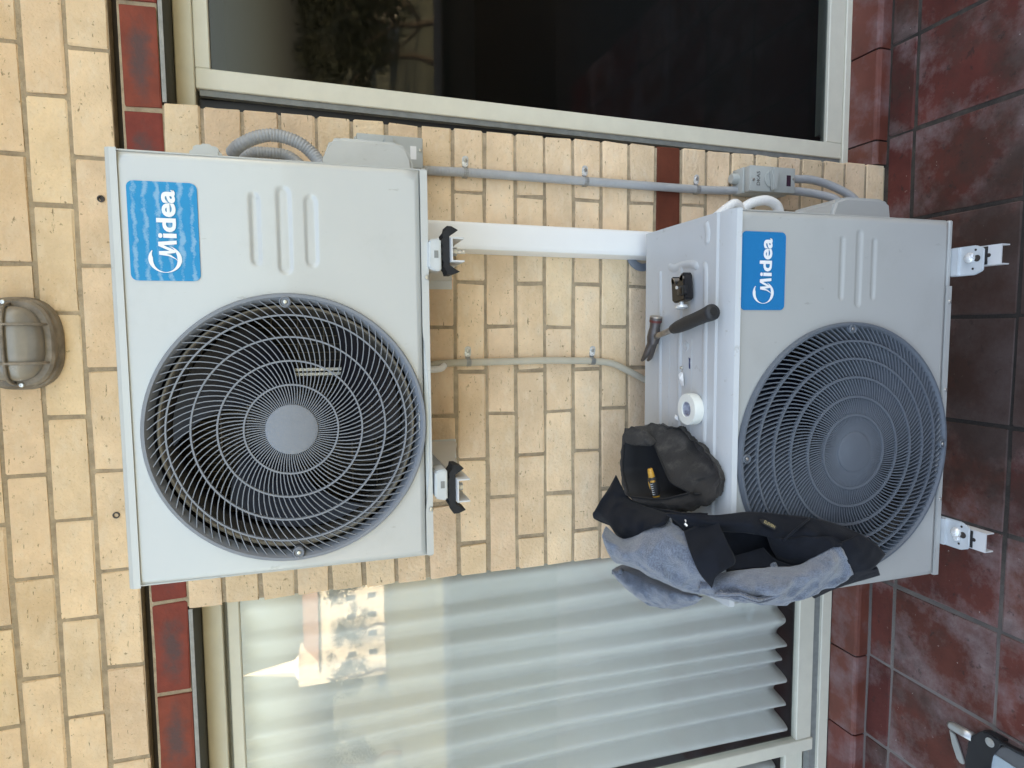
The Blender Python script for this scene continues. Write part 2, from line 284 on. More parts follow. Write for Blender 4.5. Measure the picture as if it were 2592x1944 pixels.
def box(bm, x0, x1, y0, y1, z0, z1, bev=0.0, seg=1):
    g = bmesh.ops.create_cube(bm, size=1.0)['verts']
    for v in g:
        v.co = Vector(((x0 + x1) / 2 + v.co.x * (x1 - x0), (y0 + y1) / 2 + v.co.y * (y1 - y0), (z0 + z1) / 2 + v.co.z * (z1 - z0)))
    if bev:
        es = list({e for v in g for e in v.link_edges})
        bmesh.ops.bevel(bm, geom=es, offset=bev, segments=seg, affect='EDGES', profile=.5)
    return g
def frame_of(d):
    d = d.normalized(); a = Vector((0, 0, 1)) if abs(d.z) < .9 else Vector((1, 0, 0))
    x = d.cross(a).normalized(); return x, d.cross(x).normalized()
def catmull(pts, n, closed=False):
    pts = [Vector(p) for p in pts]; out = []; N = len(pts)
    segs = N if closed else N - 1
    for i in range(segs):
        if closed: p0, p1, p2, p3 = pts[(i - 1) % N], pts[i], pts[(i + 1) % N], pts[(i + 2) % N]
        else:
            p1, p2 = pts[i], pts[i + 1]; p0 = pts[i - 1] if i > 0 else p1 * 2 - p2; p3 = pts[i + 2] if i + 2 < N else p2 * 2 - p1
        for k in range(n):
            t = k / n
            out.append(.5 * ((2 * p1) + (-p0 + p2) * t + (2 * p0 - 5 * p1 + 4 * p2 - p3) * t * t + (-p0 + 3 * p1 - 3 * p2 + p3) * t ** 3))
    if not closed: out.append(pts[-1])
    return out
def tube(bm, pts, r, seg=10, caps=True):
    """sweep; r is a number or a list with one radius per point"""
    pts = [Vector(p) for p in pts]; N = len(pts); rings = []; x = None
    for i, p in enumerate(pts):
        d = (pts[min(i + 1, N - 1)] - pts[max(i - 1, 0)])
        if d.length < 1e-9: d = Vector((0, 0, 1))
        d.normalize()
        if x is None: x, y = frame_of(d)
        else:
            x = (x - d * x.dot(d)).normalized(); y = d.cross(x)
        rr = r[i] if isinstance(r, (list, tuple)) else r
        rings.append([bm.verts.new(p + (x * math.cos(2 * PI * k / seg) + y * math.sin(2 * PI * k / seg)) * rr) for k in range(seg)])
    for a, b in zip(rings, rings[1:]):
        for k in range(seg): bm.faces.new((a[k], a[(k + 1) % seg], b[(k + 1) % seg], b[k]))
    if caps:
        bm.faces.new(rings[0][::-1]); bm.faces.new(rings[-1])
def resample(pts, step):
    L = [0]
    for a, b in zip(pts, pts[1:]): L.append(L[-1] + (b - a).length)
    n = max(2, int(L[-1] / step)); out = []; j = 0
    for i in range(n + 1):
        s = L[-1] * i / n
        while j < len(pts) - 2 and L[j + 1] < s: j += 1
        t = (s - L[j]) / max(1e-9, L[j + 1] - L[j]); out.append(pts[j].lerp(pts[j + 1], min(1, t)))
    return out
def corrugated(bm, ctrl, r, pitch, amp, seg=12):
    pts = resample(catmull(ctrl, 24), pitch / 4)
    tube(bm, pts, [r * (1 + amp * (0, 1, 0, -1)[i % 4] * .5) for i in range(len(pts))], seg)
def lathe(bm, prof, c, axis='y', seg=48, closed=False):
    """prof: (radius, offset along axis)"""
    rings = []
    for r, h in prof:
        ring = []
        for k in range(seg):
            a = 2 * PI * k / seg; ca, sa = math.cos(a) * r, math.sin(a) * r
            if axis == 'y': p = (c[0] + ca, c[1] + h, c[2] + sa)
            elif axis == 'z': p = (c[0] + ca, c[1] + sa, c[2] + h)
            else: p = (c[0] + h, c[1] + ca, c[2] + sa)
            ring.append(bm.verts.new(p))
        rings.append(ring)
    prs = list(zip(rings, rings[1:]))
    if closed: prs.append((rings[-1], rings[0]))
    for a, b in prs:
        for k in range(seg): bm.faces.new((a[k], a[(k + 1) % seg], b[(k + 1) % seg], b[k]))
    if not closed:
        if prof[0][0] > 1e-6: bm.faces.new(rings[0][::-1])
        if prof[-1][0] > 1e-6: bm.faces.new(rings[-1])
    bmesh.ops.remove_doubles(bm, verts=bm.verts, dist=1e-6)
def prism(bm, poly, axis, a0, a1):
    """poly: list of 2-D points in the plane across axis (x: yz, y: xz, z: xy)"""
    def P(p, h):
        return {'x': (h, p[0], p[1]), 'y': (p[0], h, p[1]), 'z': (p[0], p[1], h)}[axis]
    A = [bm.verts.new(P(p, a0)) for p in poly]; Bv = [bm.verts.new(P(p, a1)) for p in poly]; n = len(poly)
    bm.faces.new(A[::-1]); bm.faces.new(Bv)
    for i in range(n): bm.faces.new((A[i], A[(i + 1) % n], Bv[(i + 1) % n], Bv[i]))
    return A + Bv
def rrect(x0, x1, z0, z1, r, n=6):
    out = []
    for cx, cz, a0 in ((x1 - r, z1 - r, 0), (x0 + r, z1 - r, PI / 2), (x0 + r, z0 + r, PI), (x1 - r, z0 + r, 1.5 * PI)):
        for k in range(n + 1):
            a = a0 + PI / 2 * k / n; out.append((cx + r * math.cos(a), cz + r * math.sin(a)))
    return out
def xform(bm, mtx, verts=None): bmesh.ops.transform(bm, matrix=mtx, verts=verts or bm.verts)
def text_mesh(body, size, shear=0.0, bold=0.0):
    cu = bpy.data.curves.new('lettering', 'FONT'); cu.body = body; cu.size = size; cu.shear = shear; cu.offset = bold; cu.resolution_u = 4; cu.align_x = 'LEFT'
    o = bpy.data.objects.new('lettering', cu); COL.objects.link(o); dg = bpy.context.evaluated_depsgraph_get(); dg.update()
    me = bpy.data.meshes.new_from_object(o.evaluated_get(dg)); bpy.data.objects.remove(o); bpy.data.curves.remove(cu)
    bm = B(); bm.from_mesh(me); bpy.data.meshes.remove(me); return bm
def copy_tree(o, parent=None):
    c = o.copy(); COL.objects.link(c); c.parent = parent
    for ch in o.children: copy_tree(ch, c)
    return c
def grid_surface(ctrl, nu=8, nv=8):
    """ctrl: rows of 3-D points, smoothly interpolated"""
    rows = [catmull(r, nu) for r in ctrl]
    cols = [catmull([r[i] for r in rows], nv) for i in range(len(rows[0]))]
    return [[cols[i][j] for i in range(len(cols))] for j in range(len(cols[0]))]
def cloth(name, ctrl, m, parent, thick=.006, wr=.006, wsc=18.0, nu=8, nv=8, seed=0.0, fuzz=0.0, crease=.6):
    if fuzz: nu *= 2; nv *= 2
    g = grid_surface(ctrl, nu, nv); bm = B(); R, Cn = len(g), len(g[0]); V = []
    for j in range(R):
        row = []
        for i in range(Cn):
            p = g[j][i]; e = min(1, min(j, R - 1 - j) / 3 + .25) * min(1, min(i, Cn - 1 - i) / 3 + .25)
            q = p * wsc + Vector((seed, seed * 2, -seed)); d = mnoise.noise(q) + .55 * mnoise.noise(q * 2.3) + crease * (.5 - 2.2 * abs(mnoise.noise(q * 1.35 + Vector((9, 4, 2)))))
            f = mnoise.noise(p * 75) + .6 * mnoise.noise(p * 160)
            row.append(bm.verts.new(p + Vector((0, -1, .35)) * (wr * d * e + fuzz * f)))
        V.append(row)
    for j in range(R - 1):
        for i in range(Cn - 1): bm.faces.new((V[j][i], V[j][i + 1], V[j + 1][i + 1], V[j + 1][i]))
    bmesh.ops.recalc_face_normals(bm, faces=bm.faces)
    nrm = sum((f.normal * f.calc_area() for f in bm.faces), Vector())
    if nrm.dot(CAM - V[R // 2][Cn // 2].co) < 0: bmesh.ops.reverse_faces(bm, faces=bm.faces)
    bm.normal_update()
    top = [v for r in V for v in r]; off = {v: bm.verts.new(v.co - v.normal * thick) for v in top}
    for f in list(bm.faces): bm.faces.new([off[v] for v in reversed(f.verts)])
    ring = [V[0][i] for i in range(Cn)] + [V[j][-1] for j in range(1, R)] + [V[-1][i] for i in range(Cn - 2, -1, -1)] + [V[j][0] for j in range(R - 2, 0, -1)]
    for a, b in zip(ring, ring[1:] + ring[:1]): bm.faces.new((a, b, off[b], off[a]))
    return obj(name, bm, m, parent, smooth=True)

# ================================================================== THE GROUND
paving_bm = B(); box(paving_bm, -5, 5, -3.0, 5.9, -.35, -.0028)
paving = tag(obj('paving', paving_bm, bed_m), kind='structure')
XJ = [2.0, 1.70, 1.41, 1.12, .83, .54, .253, -.028, -.338, -.645, -.945, -1.224, -1.508, -1.797, -2.08, -2.37, -2.66]
YJ = [.0, -.102, -.44, -.78, -1.12, -1.46, -1.80, -2.14, -2.48]
PAV = {}
def slab_mesh(name, sx, sy, sz, bev, jit, m, var):
    key = (name, round(sx, 3), round(sy, 3), var)
    if key not in PAV:
        bm = B(); box(bm, -sx / 2, sx / 2, -sy / 2, sy / 2, -sz, 0, bev)
        rnd = random.Random(hash((round(sx, 3), var)))
        for v in bm.verts: v.co += Vector((rnd.uniform(-jit, jit), rnd.uniform(-jit, jit), rnd.uniform(-jit, jit) * .4))
        bmesh.ops.recalc_face_normals(bm, faces=bm.faces)
        me = bpy.data.meshes.new(name); bm.to_mesh(me); bm.free(); me.materials.append(m); PAV[key] = me
    return PAV[key]
for j in range(len(YJ) - 1):
    for i in range(len(XJ) - 1):
        x1, x0, y1, y0 = XJ[i], XJ[i + 1], YJ[j], YJ[j + 1]; g = .0045
        if y1 == 0: y1 = -.006
        if j > 3 and (i < 2 or i > 13): continue
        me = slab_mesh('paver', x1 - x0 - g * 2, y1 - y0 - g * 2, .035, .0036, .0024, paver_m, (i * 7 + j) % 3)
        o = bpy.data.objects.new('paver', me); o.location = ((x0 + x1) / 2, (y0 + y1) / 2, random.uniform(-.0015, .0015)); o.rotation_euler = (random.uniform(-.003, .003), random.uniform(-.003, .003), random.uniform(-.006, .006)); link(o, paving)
gbm = B(); box(gbm, -1500, 1500, -2500, 300, -6.6, -6.0)
tag(obj('ground', gbm, grass_m), kind='structure')

# ================================================================== THE HOUSE
PXL, PXR = -1.05, .164            # brick pier between the two sliding doors
ZL = 2.134                        # underside of the steel lintels
house = thing('brick_house', 'cream brick house wall with a brick pier between two sliding doors', 'house')
bm = B()
box(bm, PXL + .004, PXR - .004, .0042, .24, -.02, ZL + .006)
box(bm, -5, 5, .005, .24, ZL + .006, 2.222)
box(bm, -5, 5, .03, .24, 2.222, 2.2385)
box(bm, -5, 5, -.0022, .24, 2.2385, 3.3)
brick_wall = obj('brick_wall', bm, mortar_m, house)
bm = B(); box(bm, -5, 5, .0285, .0298, 2.2265, 2.238); obj('deep_joint', bm, gap_m, brick_wall)
BRK = {}
def brick_mesh(L, H, D, var, m):
    key = (round(L, 3), round(H, 3), var, m.name)
    if key not in BRK:
        rnd = random.Random(var * 31 + int(L * 1000)); bm = B(); box(bm, -L / 2, L / 2, 0, D, -H / 2, H / 2, .0022)
        for v in bm.verts:
            if v.co.y < D * .4: v.co += Vector((rnd.uniform(-.0026, .0024), rnd.uniform(-.0008, .0016), rnd.uniform(-.0026, .0024)))
        bmesh.ops.recalc_face_normals(bm, faces=bm.faces)
        me = bpy.data.meshes.new('brick'); bm.to_mesh(me); bm.free(); me.materials.append(m); BRK[key] = me
    return BRK[key]
def brick(x0, x1, z0, z1, m, y=0.0, D=.05, name='brick'):
    L, H = x1 - x0, z1 - z0
    o = bpy.data.objects.new(name, brick_mesh(L, H, D, random.randrange(5), m))
    o.location = ((x0 + x1) / 2, y + random.uniform(-.0012, .0012), (z0 + z1) / 2); o.rotation_euler = (random.uniform(-.006, .006), random.uniform(-.004, .004), random.uniform(-.004, .004))
    return link(o, brick_wall)
g = .0052
def course_joints(n):
    j = [0 - .24 * k for k in range(5)] if n % 2 == 0 else [-.12 - .24 * k for k in range(4)]
    return [PXR + g] + [x + random.uniform(-.003, .003) for x in j] + [PXL - g]
for n in range(-8, 17):
    zt = 1.453 - .086 * n - g; zb = max(1.453 - .086 * (n + 1) + g, .003)
    js = course_joints(n)
    for a, b in zip(js, js[1:]): brick(b + g, a - g, zb, zt, brownbrick_m if n == 7 else brick_m)
# red brick row above the doors
k = 0
for i in range(-3, 12):
    x1 = .38 - .2345 * i; brick(x1 - .2345 + g, x1 - g, 2.1415, 2.2165, redbrick_m, y=.0)
# upper wall courses
zr = [2.2385, 2.3235, 2.4095, 2.4965, 2.584, 2.67]
for r in range(5):
    off = .026 if r % 2 == 0 else .156
    for i in range(-5, 11):
        x1 = off - .2395 * i; brick(x1 - .2395 + g, x1 - g, zr[r] + (.001 if r == 0 else g), zr[r + 1] - g, brick_m, y=-.006)
# steel lintels over both openings (camera looks at their undersides)
for x0, x1 in ((PXR + .002, 3.6), (-4.2, PXL - .002)):
    bm = B(); box(bm, x0, x1, .002, .20, ZL - .006, ZL + .004); li = obj('lintel', bm, steel_dark_m, house)
    bm = B(); box(bm, x0, x1, -.001, .0015, ZL - .006, ZL + .003); obj('lintel_edge', bm, galv_m, li)
# sills
for x0, x1, joints in ((PXR + .002, 3.0, [.534 + .29 * k for k in range(-1, 9)]), (-4.0, PXL - .002, [-1.225 - .2895 * k for k in range(0, 10)])):
    bm = B(); box(bm, x0, x1, .008, .20, -.02, .039); sl = obj('door_sill', bm, bed_m, house)
    xs = sorted([x for x in joints if x0 + .02 < x < x1 - .02] + [x0, x1])
    for a, b in zip(xs, xs[1:]):
        bm = B(); A, Bx = a + .003, b - .003
        prism(bm, [(-.001, -.004), (-.003, .034), (.001, .042), (.009, .046), (.108, .050), (.108, .03)], 'x', A, Bx)
        for v in bm.verts: v.co += Vector((0, random.uniform(-.001, .001), random.uniform(-.0008, .0008)))
        c = Vector(((A + Bx) / 2, 0, 0)); xform(bm, Matrix.Translation(-c)); obj('sill_tile', bm, tile_m, sl, loc=c)
# rooms behind the doors
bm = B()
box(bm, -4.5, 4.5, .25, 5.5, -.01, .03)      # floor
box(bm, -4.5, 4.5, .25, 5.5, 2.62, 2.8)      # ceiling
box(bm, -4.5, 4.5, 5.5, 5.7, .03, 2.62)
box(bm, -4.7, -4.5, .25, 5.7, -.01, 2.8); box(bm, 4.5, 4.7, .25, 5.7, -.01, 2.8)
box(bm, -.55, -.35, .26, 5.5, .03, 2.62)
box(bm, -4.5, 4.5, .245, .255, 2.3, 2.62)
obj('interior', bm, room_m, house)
bm = B(); box(bm, 3.0, 4.7, .006, .24, -.02, ZL); box(bm, -4.7, -4.0, .006, .24, -.02, ZL); box(bm, -4.9, 4.9, .26, 5.9, -6, -.36); obj('outer_wall', bm, screen_m, house)
bm = B(); prism(bm, [(-.02, 3.30), (6.0, 3.30), (6.0, 3.45), (3.0, 4.6), (-.02, 3.45)], 'x', -5.1, 5.1); obj('roof', bm, roof_m, house)
bm = B(); box(bm, -5.1, 5.1, -.95, -.012, 3.12, 3.26); obj('added_eave', bm, whitewall_m, house)  # unseen eave, added to cut the overhead skylight on the wall

# ---- sliding doors
YF = .108
def bar(bm, x0, x1, z0, z1, y0=YF, y1=YF + .035, bev=.0025): box(bm, x0, x1, y0, y1, z0, z1, bev)
# right door
bm = B()
bar(bm, .12, 2.6, 2.0835, ZL - .007, YF, YF + .09); bar(bm, .12, 2.6, .047, .072, YF, YF + .09); bar(bm, .12, .165, .072, 2.0835, YF + .02, YF + .09); bar(bm, 2.55, 2.6, .072, 2.0835, YF, YF + .09)
rd = obj('sliding_door', bm, alu_m, house); tag(rd, 'cream sliding door with dark tinted glass')
def sheared(zs):    # sash slightly out of plumb, as it hangs in the photo
    return (zs - 2.08) * .016
bm = B()
bar(bm, .243, .294, .073, 2.0825, YF + .004, YF + .034); bar(bm, .294, 1.45, 2.047, 2.0825, YF + .004, YF + .034); bar(bm, .294, 1.45, .073, .138, YF + .004, YF + .034); bar(bm, 1.45, 1.5, .073, 2.0825, YF + .004, YF + .034)
for v in bm.verts:
    if v.co.x < .4: v.co.x += sheared(v.co.z)
sash = obj('sash', bm, alu_m, rd)
bm = B(); box(bm, .228, .2425, YF + .010, YF + .030, .075, 2.075)
for v in bm.verts: v.co.x += sheared(v.co.z)
obj('sash_edge_channel', bm, track_m, sash)
bm = B(); box(bm, .17, .225, YF + .030, YF + .040, .075, 2.08); obj('gap_shade', bm, gap_shade_m, rd)  # black strip painted in as the shadow gap between sash and pier
bm = B(); box(bm, .255, 1.46, YF + .016, YF + .020, .13, 2.055); obj('glass_pane', bm, glass_r, rd)
bm = B(); bar(bm, .30, 2.5, .10, .125, YF + .05, YF + .075); obj('inner_track', bm, alu_m, rd)
# left door
bm = B()
bar(bm, -3.2, -.9, 2.078, ZL - .007, YF, YF + .10); bar(bm, -3.2, -.9, .051, .093, YF, YF + .10); bar(bm, -.95, -.9, .093, 2.078, YF, YF + .1)
ld = obj('sliding_door', bm, alu_m, house); tag(ld, 'cream sliding door with clear glass in front of a drawn curtain')
bm = B(); box(bm, -3.1, -.95, YF + .012, YF + .04, .0935, .121); obj('lower_track', bm, track_m, ld)
bm = B(); box(bm, -3.1, -.95, YF + .03, YF + .05, 2.064, 2.0775); obj('upper_track', bm, track_m, ld)
bm = B()
bar(bm, -1.867, -.96, 2.036, 2.066, YF + .006, YF + .034); bar(bm, -1.867, -.96, .121, .187, YF + .006, YF + .034); bar(bm, -1.913, -1.867, .115, 2.07, YF + .002, YF + .036); bar(bm, -1.0, -.96, .187, 2.036, YF + .006, YF + .034)
obj('sash', bm, alu_m, ld)
bm = B(); box(bm, -1.88, -.97, YF + .018, YF + .022, .18, 2.045); obj('glass_pane', bm, glass_l, ld)
bm = B()
bar(bm, -2.9, -1.914, 2.036, 2.064, YF + .044, YF + .07); bar(bm, -2.9, -1.914, .121, .20, YF + .044, YF + .07); bar(bm, -1.95, -1.905, .2, 2.036, YF + .044, YF + .07)
obj('fixed_sash', bm, alu_m, ld)
bm = B(); box(bm, -2.9, -1.93, YF + .054, YF + .058, .19, 2.045); obj('glass_pane', bm, glass_l, ld)

# ---- curtains behind the left door
def curtain(name, x0, x1, label, seed, ybase=.205):
    rnd = random.Random(seed); bm = B(); NX = int((x0 - x1) / .004); NZ = 46; cols = []
    ph = []; x = x0; s = 0
    while x > x1 - .1: wv = rnd.choice((.058, .070, .082, .095, .11)) * rnd.uniform(.92, 1.08); ph.append((x, wv, rnd.uniform(.6, 1.25))); x -= wv
    def fold(xx, t):
        for a, wv, am in ph:
            if a >= xx > a - wv:
                f = (a - xx) / wv; sh = f ** .58
                return (.5 - .5 * math.cos(2 * PI * sh)) * am
        return 0
    V = []
    for j in range(NZ + 1):
        t = j / NZ; z = 2.10 - (2.10 - .212) * t; row = []
        for i in range(NX + 1):
            xx = x0 + (x1 - x0) * i / NX
            xs = xx + .016 * math.sin(t * 2.2 + xx * 3) + .035 * (mnoise.noise(Vector((xx * 2.5, t * 1.2, seed))))
            a = fold(xs, t) * (.036 + .026 * t)
            y = ybase - a + .010 * mnoise.noise(Vector((xx * 6, t * 2.5, seed + 5)))
            row.append(bm.verts.new((xx, y, z + .006 * mnoise.noise(Vector((xx * 9, 0, 1))) * t)))
        V.append(row)
    for j in range(NZ):
        for i in range(NX): bm.faces.new((V[j][i], V[j][i + 1], V[j + 1][i + 1], V[j + 1][i]))
    o = obj(name, bm, curtain_m, None, smooth=True); md = o.modifiers.new('thickness', 'SOLIDIFY'); md.thickness = .0015
    return tag(o, label, 'curtain', 'curtains behind the left sliding door')
curtain('curtain', -.93, -1.875, 'pale grey pleated curtain behind the large clear glass pane', 3)
curtain('curtain', -1.985, -2.75, 'pale curtain behind the narrow pane past the cream door stile', 8, .24)

# ================================================================== AIR CONDITIONERS
CREASE = math.radians(1.4)           # the upper half of each front sheet leans back a little
def front_panel(bm, x0, x1, z0, z1, y, c, R, tilt, r0=.012, slots=(), depth=.003):
    """front sheet with a round opening, creased at the height of the fan centre, edges rolled back, ribs pressed inwards"""
    def hit(a, X0, X1, Z0, Z1):
        dx, dz = math.cos(a), math.sin(a); ts = []
        if dx > 1e-9: ts.append((X1 - c[0]) / dx)
        if dx < -1e-9: ts.append((X0 - c[0]) / dx)
        if dz > 1e-9: ts.append((Z1 - c[1]) / dz)
        if dz < -1e-9: ts.append((Z0 - c[1]) / dz)
        t = min(ts); return c[0] + dx * t, c[1] + dz * t
    angs = [math.radians(-22 + .4 * k) for k in range(111)] + [math.radians(24 + 3 * k) for k in range(105)]
    for cx, cz in ((x0, z0), (x1, z0), (x0, z1), (x1, z1)): angs.append(math.atan2(cz - c[1], cx - c[0]))
    angs = sorted(set(round(a % (2 * PI), 6) for a in angs))
    def ty(z): return (z - c[1]) * math.tan(tilt) if z > c[1] else 0
    def press(x, z):
        d = 0
        for (a, b, zc, wd) in slots:
            xx = min(max(x, a + wd / 2), b - wd / 2); q = wd / 2 - math.hypot(x - xx, z - zc); t = min(1, max(0, q / .0055)); d = max(d, depth * t * t * (3 - 2 * t))
        return d
    loops = []; NL = 70
    levels = ['hin'] + [k / NL for k in range(NL + 1)] + ['r1', 'r2']
    for lv in levels:
        L = []
        for a in angs:
            hx, hz = c[0] + math.cos(a) * R, c[1] + math.sin(a) * R
            ex, ez = hit(a, x0 + r0, x1 - r0, z0 + r0, z1 - r0)
            if lv == 'hin': p = (hx, y + .012 + ty(hz), hz)
            elif lv == 'r1': q = hit(a, x0 + r0 * .25, x1 - r0 * .25, z0 + r0 * .25, z1 - r0 * .25); p = (q[0], y + r0 * .28 + ty(q[1]), q[1])
            elif lv == 'r2': q = hit(a, x0, x1, z0, z1); p = (q[0], y + r0 * 1.2 + ty(q[1]), q[1])
            else: X = hx + (ex - hx) * lv; Z = hz + (ez - hz) * lv; p = (X, y + ty(Z) + press(X, Z), Z)
            L.append(bm.verts.new(p))
        loops.append(L)
    n = len(angs)
    for a, b in zip(loops, loops[1:]):
        for k in range(n): bm.faces.new((a[k], a[(k + 1) % n], b[(k + 1) % n], b[k]))
def grille(bm, c, y, r0, R, nsp, rings, dome, dep, wid, twist):
    """curved spokes (strips standing on edge) and concentric rings, slightly domed"""
    def yy(r): return y - dome * (1 - (r / R) ** 2)
    for i in range(nsp):
        a0 = 2 * PI * i / nsp; N = 14; prev = None
        for k in range(N + 1):
            t = k / N; r = r0 + (R - r0) * t; a = a0 + twist * (t ** 1.35)
            dt = twist * 1.35 * (max(t, .001) ** .35) / (R - r0) * r
            tx, tz = math.cos(a) - dt * math.sin(a), math.sin(a) + dt * math.cos(a); L = math.hypot(tx, tz); nx, nz = -tz / L, tx / L
            px, pz = c[0] + r * math.cos(a), c[1] + r * math.sin(a); w2 = wid / 2
            cur = [bm.verts.new((px + nx * w2, yy(r), pz + nz * w2)), bm.verts.new((px - nx * w2, yy(r), pz - nz * w2)), bm.verts.new((px - nx * w2, yy(r) + dep, pz - nz * w2)), bm.verts.new((px + nx * w2, yy(r) + dep, pz + nz * w2))]
            if prev:
                for q in range(4): bm.faces.new((prev[q], prev[(q + 1) % 4], cur[(q + 1) % 4], cur[q]))
            prev = cur
    for rr in rings:
        lathe(bm, [(rr - wid * .95, yy(rr) - y - .0020), (rr + wid * .95, yy(rr) - y - .0020), (rr + wid * .95, yy(rr) - y + .006), (rr - wid * .95, yy(rr) - y + .006)], (c[0], y, c[1]), 'y', 96, closed=True)
def screw(parent, x, y, z, r=.0055, name='screw'):
    bm = B(); lathe(bm, [(r, 0), (r, -.0016), (r * .75, -.0030), (r * .3, -.0032), (r * .28, -.0018), (0, -.0018)], (0, 0, 0), 'y', 14); return obj(name, bm, screw_m, parent, smooth=True, auto=40, loc=(x, y, z))
def sticker(parent, x0, x1, z0, z1, y, m):
    bm = B(); prism(bm, rrect(x0, x1, z0, z1, .011), 'y', y - .0012, y + .0004)
    cxs = (x0 + x1) / 2; c0 = Vector((cxs, y, (z0 + z1) / 2)); xform(bm, Matrix.Translation(-c0)); st = obj('brand_sticker', bm, m, parent, loc=c0)
    W, H = x1 - x0, z1 - z0
    bm = B(); rx, rz = W * .138, H * .24; ox = -W * .28; N = 72; oc = []; ic = []
    for k in range(N + 1):                                     # open ring: heavy above and below, hair-thin at the left
        a = math.radians(50 + (340 - 50) * k / N); e = min(1, k / 8, (N - k) / 8)
        th = (.012 + .052 * abs(math.sin(a)) ** 1.6) * H * (.25 + .75 * e)
        oc.append(bm.verts.new((ox + rx * math.cos(a), -.0022, rz * math.sin(a)))); ic.append(bm.verts.new((ox + (rx - th * .8) * math.cos(a), -.0022, (rz - th) * math.sin(a))))
    for k in range(N): bm.faces.new((oc[k], oc[k + 1], ic[k + 1], ic[k]))
    obj('logo_ring', bm, white_print_m, st)
    def q(px, pt): return (px * W - W / 2, -.0026, H * (.5 - pt))
    bm = B()
    for quad in ([q(.355, .412), q(.394, .412), q(.411, .676), q(.374, .676)], [q(.352, .412), q(.374, .440), q(.305, .668), q(.283, .640)], [q(.264, .419), q(.300, .419), q(.306, .600), q(.285, .650)],
                 [q(.264, .419), q(.279, .50), q(.262, .585), q(.250, .560)], [q(.250, .560), q(.262, .585), q(.225, .660), q(.222, .650)], [q(.222, .650), q(.225, .660), q(.180, .712), q(.180, .710)]):
        bm.faces.new([bm.verts.new((p[0], p[1] - .0002 * len(bm.faces), p[2])) for p in quad])
    obj('letter_print', bm, white_print_m, st)
    t = text_mesh('idea', 1.0, 0, .028); xs = [v.co.x for v in t.verts]; ys = [v.co.y for v in t.verts]
    sx = .486 * W / (max(xs) - min(xs)); sy = .283 * H / (max(ys) - min(ys))
    xform(t, Matrix.Translation((.433 * W - W / 2, -.0026, H * (.5 - .683))) @ Matrix.Rotation(PI / 2, 4, 'X') @ Matrix.Diagonal((sx, sy, 1, 1)) @ Matrix.Translation((-min(xs), -min(ys), 0))); obj('letter_print', t, white_print_m, st)
    return st
def fan_parts(parent, c, y, R, hubR):
    bm = B(); lathe(bm, [(R - .004, .010), (R - .012, .03), (R - .020, .06), (R - .018, .10), (R - .012, .10), (R - .012, .06), (R - .004, .03)], (c[0], y, c[1]), 'y', 72, closed=True); obj('fan_shroud', bm, shroud_m, parent, smooth=True)
    rot = [20, 140, 260]
    for b_ in rot:
        bm = B(); ctrl = []
        for ir in range(5):
            r = hubR * .9 + (R * .90 - hubR * .9) * ir / 4; row = []
            for ia in range(6):
                a = math.radians(b_ + (-32 + 64 * ia / 5) * (1 + .18 * ir / 4) + 10 * ir)
                row.append(Vector((c[0] + r * math.cos(a), y + .115 - .075 * ia / 5 + .01 * math.sin(ir), c[1] + r * math.sin(a))))
            ctrl.append(row)
        gsf = grid_surface(ctrl, 4, 4); V = [[bm.verts.new(p) for p in r] for r in gsf]; V2 = [[bm.verts.new(p + Vector((0, .004, 0))) for p in r] for r in gsf]
        for jj in range(len(V) - 1):
            for ii in range(len(V[0]) - 1):
                bm.faces.new((V[jj][ii], V[jj][ii + 1], V[jj + 1][ii + 1], V[jj + 1][ii])); bm.faces.new((V2[jj][ii], V2[jj + 1][ii], V2[jj + 1][ii + 1], V2[jj][ii + 1]))
        obj('fan_blade', bm, fan_m, parent, smooth=True)
    bm = B(); lathe(bm, [(.0, .04), (hubR * .8, .042), (hubR, .055), (hubR * 1.05, .12), (.0, .12)], (c[0], y, c[1]), 'y', 32); obj('fan_hub', bm, fan_m, parent, smooth=True, auto=40)
    bm = B(); lathe(bm, [(.0, .125), (.06, .125), (.06, .19), (.0, .19)], (c[0], y, c[1]), 'y', 32); obj('fan_motor', bm, coil_m, parent, smooth=True, auto=40)
    bm = B(); box(bm, c[0] + .088, c[0] + .094, y + .165, y + .18, c[1] - R * .95, c[1] + R * .95); box(bm, c[0] + .098, c[0] + .104, y + .165, y + .18, c[1] - R * .95, c[1] + R * .95)
    box(bm, c[0] + .02, c[0] + .088, y + .168, y + .178, c[1] + .058, c[1] + .066); box(bm, c[0] + .02, c[0] + .088, y + .168, y + .178, c[1] - .105, c[1] - .097); obj('motor_mount', bm, zinc_m, parent)
    bm = B(); box(bm, c[0] - R, c[0] + R, y + .225, y + .228, c[1] - R, c[1] + R); obj('coil', bm, coil_m, parent)
    bm = B(); nn = 26
    for k in range(nn):
        q = -R + 2 * R * (k + .5) / nn; box(bm, c[0] + q - .001, c[0] + q + .001, y + .219, y + .221, c[1] - R, c[1] + R)
        if k % 3 == 0: box(bm, c[0] - R, c[0] + R, y + .2165, y + .2188, c[1] + q - .0015, c[1] + q + .0015)
    obj('coil_guard', bm, wire_m, parent)

